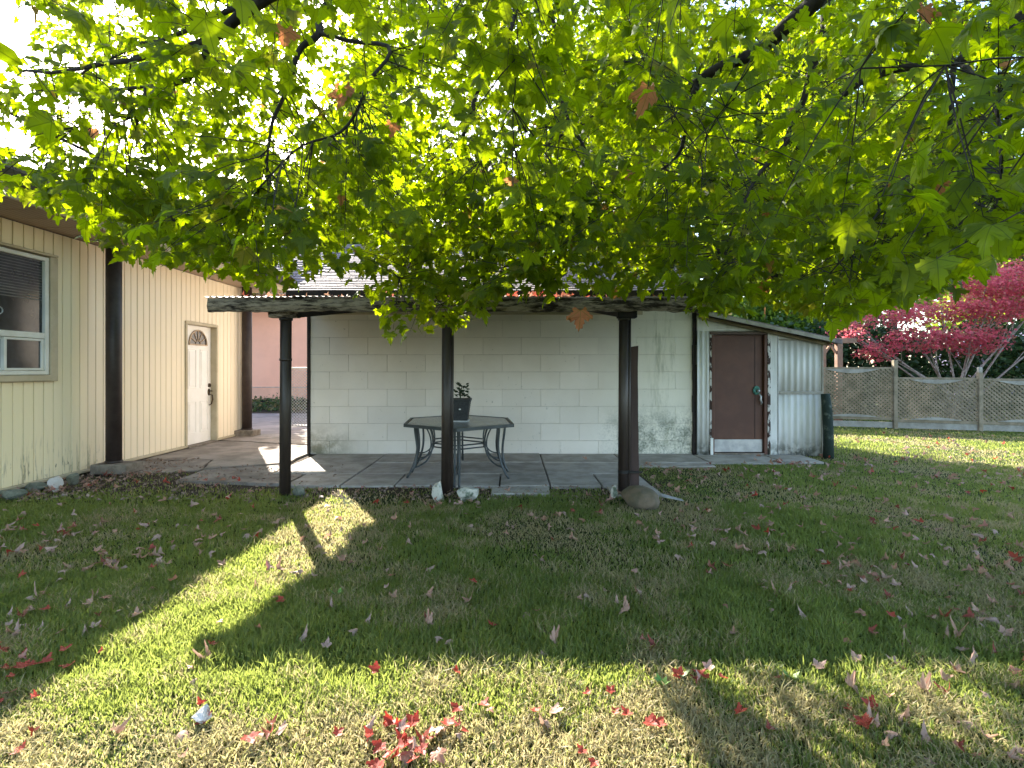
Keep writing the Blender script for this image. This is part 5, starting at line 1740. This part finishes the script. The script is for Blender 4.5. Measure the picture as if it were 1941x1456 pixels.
# a few broad weeds
for (px, py) in ((1290, 1285), (1255, 1300), (640, 1130), (1500, 1290)):
    x, y = gp(px, py)
    w_ = MB()
    for k in range(5):
        a = k * 1.3 + random.random()
        d = Vector((math.cos(a), math.sin(a), 0.9)).normalized(); s_ = Vector((-math.sin(a), math.cos(a), 0))
        l = random.uniform(.05, .09); c = Vector((x, y, 0))
        w_.add([c, c + d * l * .5 + s_ * .014, c + d * l, c + d * l * .5 - s_ * .014], [(0, 1, 2, 3)])
    M.setdefault('weed', simple("weed_leaf", (0.10, 0.20, 0.03), (0.14, 0.24, 0.04), 20, .5, .05))
    labs = {1290: "small broad-leaved weed at the edge of the front shadow", 1255: "small weed in the bright grass left of the larger weed",
            640: "small weed near the lit strip of lawn", 1500: "low weed among fallen leaves at the right front"}
    tag(w_.build("weed", M['weed']), labs[px], "weed")

# ------------------------------------------------------------------ fallen leaves
cls = [("red", (0.9, 0.0), (.10, -.2, .5)), ("dark red", (0.15, 0.0), (.5, .3, 1.2)), ("pale tan", (0.9, 1.0), (.3, -.3, .9)), ("pinkish", (0.8, 0.65), (.2, .5, -.6)), ("pale curled", (0.6, 0.95), (.9, .9, 1.8))]
fall_me = {}
for ci, (nm, tt, (fo, dr, cu)) in enumerate(cls):
    for v_ in range(3):
        V, T, U = leaf_template(FULL, fo * (1 + .3 * v_), dr, -cu * (1.4 - .4 * v_), 4, 90 + ci * 3 + v_)
        o = fast_mesh("fallen_leaf", V, T, M['fallen'], None, np.tile([list(tt)], (len(V), 1)), U)
        fall_me[(ci, v_)] = o.data; bpy.data.objects.remove(o)


def zone(x, y):
    px = 970.5 + x / y * F
    row = ("in the front grass" if y < 2.5 else "by the front shadow edge" if y < 3.2 else "on the middle lawn" if y < 4.6 else "on the back lawn" if y < 6.1 else "near the paving")
    for lim, nm in ((130, "below the window"), (300, "below the thick post"), (480, "below the white door"), (640, "below the left post"), (790, "left of the table"),
                    (940, "below the table"), (1110, "right of the table"), (1270, "below the boulder"), (1400, "left of the shed door"), (1520, "below the shed door"), (1700, "below the log")):
        if px < lim:
            return row, nm
    return row, "below the fence"


cands = []
tries = 0
while len(cands) < 800 and tries < 40000:
    tries += 1
    u = random.random()
    y = 2.02 + (12.6 - 2.02) * u ** 1.0
    x = random.uniform(-min(6.0, .97 * y + .1), min(11.0, .97 * y + .1))
    if covered(np.array([x]), np.array([y]))[0] and random.random() > 0.03:
        continue
    if x < -6.05 or (y > 9.3 and x < 5.6) or (x < -3 and y > 7.8 and random.random() < .7):
        continue
    w = 0.45
    if x > 1.2: w = 0.95
    if x < -2.2 and y < 5.0: w = 1.0
    if -1.9 < x < 0.9 and 2.9 < y < 6: w = 0.35
    if mnoise.noise(Vector((x * 1.1, y * 1.1, 5))) < -0.05 and random.random() < .6: continue
    if y > 9: w *= .3
    if random.random() > w: continue
    cands.append((x, y))
# deliberate clumps seen in the photograph
for (px, py, k, sp_) in ((770, 1400, 16, .08), (745, 1440, 10, .06), (180, 1085, 14, .18), (60, 1160, 16, .20), (40, 1290, 9, .10), (310, 1050, 9, .15), (500, 1395, 5, .03), (1680, 1390, 12, .10),
                         (1650, 1100, 10, .10), (1500, 880, 18, .25), (150, 925, 16, .25), (860, 958, 10, .22), (230, 905, 14, .3), (1330, 1290, 5, .05), (860, 1395, 5, .04)):
    cx, cy_ = gp(px, py)
    for _ in range(k):
        cands.append((cx + random.gauss(0, sp_), max(2.0, cy_ + random.gauss(0, sp_))))
cands = [c for c in cands if c[0] > -6.0 and not (c[1] > 9.3 and c[0] < 5.6)]
cands.sort(key=lambda c: c[1])
ind, far = cands[:298], cands[298:]


def pick(x, y):
    if y < 2.9 and x < 1.5:
        return random.choices(range(5), (5, 1.2, 1, 1.2, .6))[0]
    return random.choices(range(5), (0.8, 1.0, 2.6, 2.4, 2.4))[0]


for (x, y) in ind:
    ci = pick(x, y); v_ = random.randrange(3)
    o = bpy.data.objects.new("fallen_leaf", fall_me[(ci, v_)]); COL.objects.link(o)
    s = random.uniform(0.032, 0.064) * (1.0 if ci != 1 else .85)
    flip = ci in (2, 3, 4) and random.random() < .6
    o.scale = (s, s, s)
    o.rotation_euler = ((math.pi if flip else 0) + random.gauss(0, .27), random.gauss(0, .27), random.uniform(0, 6.28))
    o.location = (x, y, 0.014 + random.uniform(0, .016))
    tilt = (o.matrix_basis.to_3x3().normalized() @ Vector((0, 0, 1))).z
    pose = "tilted" if abs(tilt) < 0.72 else ("upturned" if tilt < 0 else "flat")
    sz_ = "small" if s < 0.047 else ("large" if s > 0.058 else "middling")
    row, under = zone(x, y)
    tag(o, f"{sz_} {cls[ci][0]} {pose} fallen leaf {row} {under}", "leaf", "fallen maple leaves on the lawn")
T_f = [leaf_template(LOW, .5, .4, -1.0, 1, 130), leaf_template(LOW, .2, -.4, -.6, 1, 131)]
fp = np.array(far); nf = len(fp)
pos = np.column_stack([fp, np.full(nf, 0.028) + RNG.random(nf) * .012])
tip = RNG.normal(size=(nf, 3)); tip[:, 2] *= .35
nr = RNG.normal(size=(nf, 3)) * .45; nr[:, 2] += np.where(RNG.random(nf) < .5, 1, -1)
tn = np.zeros((nf, 2)); tn[:, 0] = RNG.random(nf); tn[:, 1] = np.where(RNG.random(nf) < .3, .0, .9)
o = scatter_mesh("fallen_leaves", T_f, pos, tip, nr, RNG.uniform(.04, .08, nf), tn, M['fallen'], None)
tag(o, "small fallen leaves scattered over the far lawn and along the patio", "leaves", kind="stuff")
# litter and crumbs on the bare soil, chips on the paving
nl = 2600
x = np.concatenate([RNG.uniform(-6.05, -2.4, nl // 2), RNG.uniform(-6.05, -5.2, nl // 4), RNG.uniform(-2.6, 1.9, nl // 4)])
y = np.concatenate([RNG.uniform(6.1, 8.3, nl // 2), RNG.uniform(6.2, 9.0, nl // 4), RNG.uniform(6.15, 6.85, nl // 4)])
pos = np.column_stack([x, y, np.full(len(x), .012)])
tip = RNG.normal(size=(len(x), 3)); tip[:, 2] *= .3
nr = RNG.normal(size=(len(x), 3)) * .6; nr[:, 2] += 1
o = scatter_mesh("leaf_litter", [DIA], pos, tip, nr, RNG.uniform(.015, .055, len(x)), np.zeros((len(x), 2)), M['debris'], None)
tag(o, "crumbled brown leaf litter on the bare soil beside the path", "leaf litter", kind="stuff")
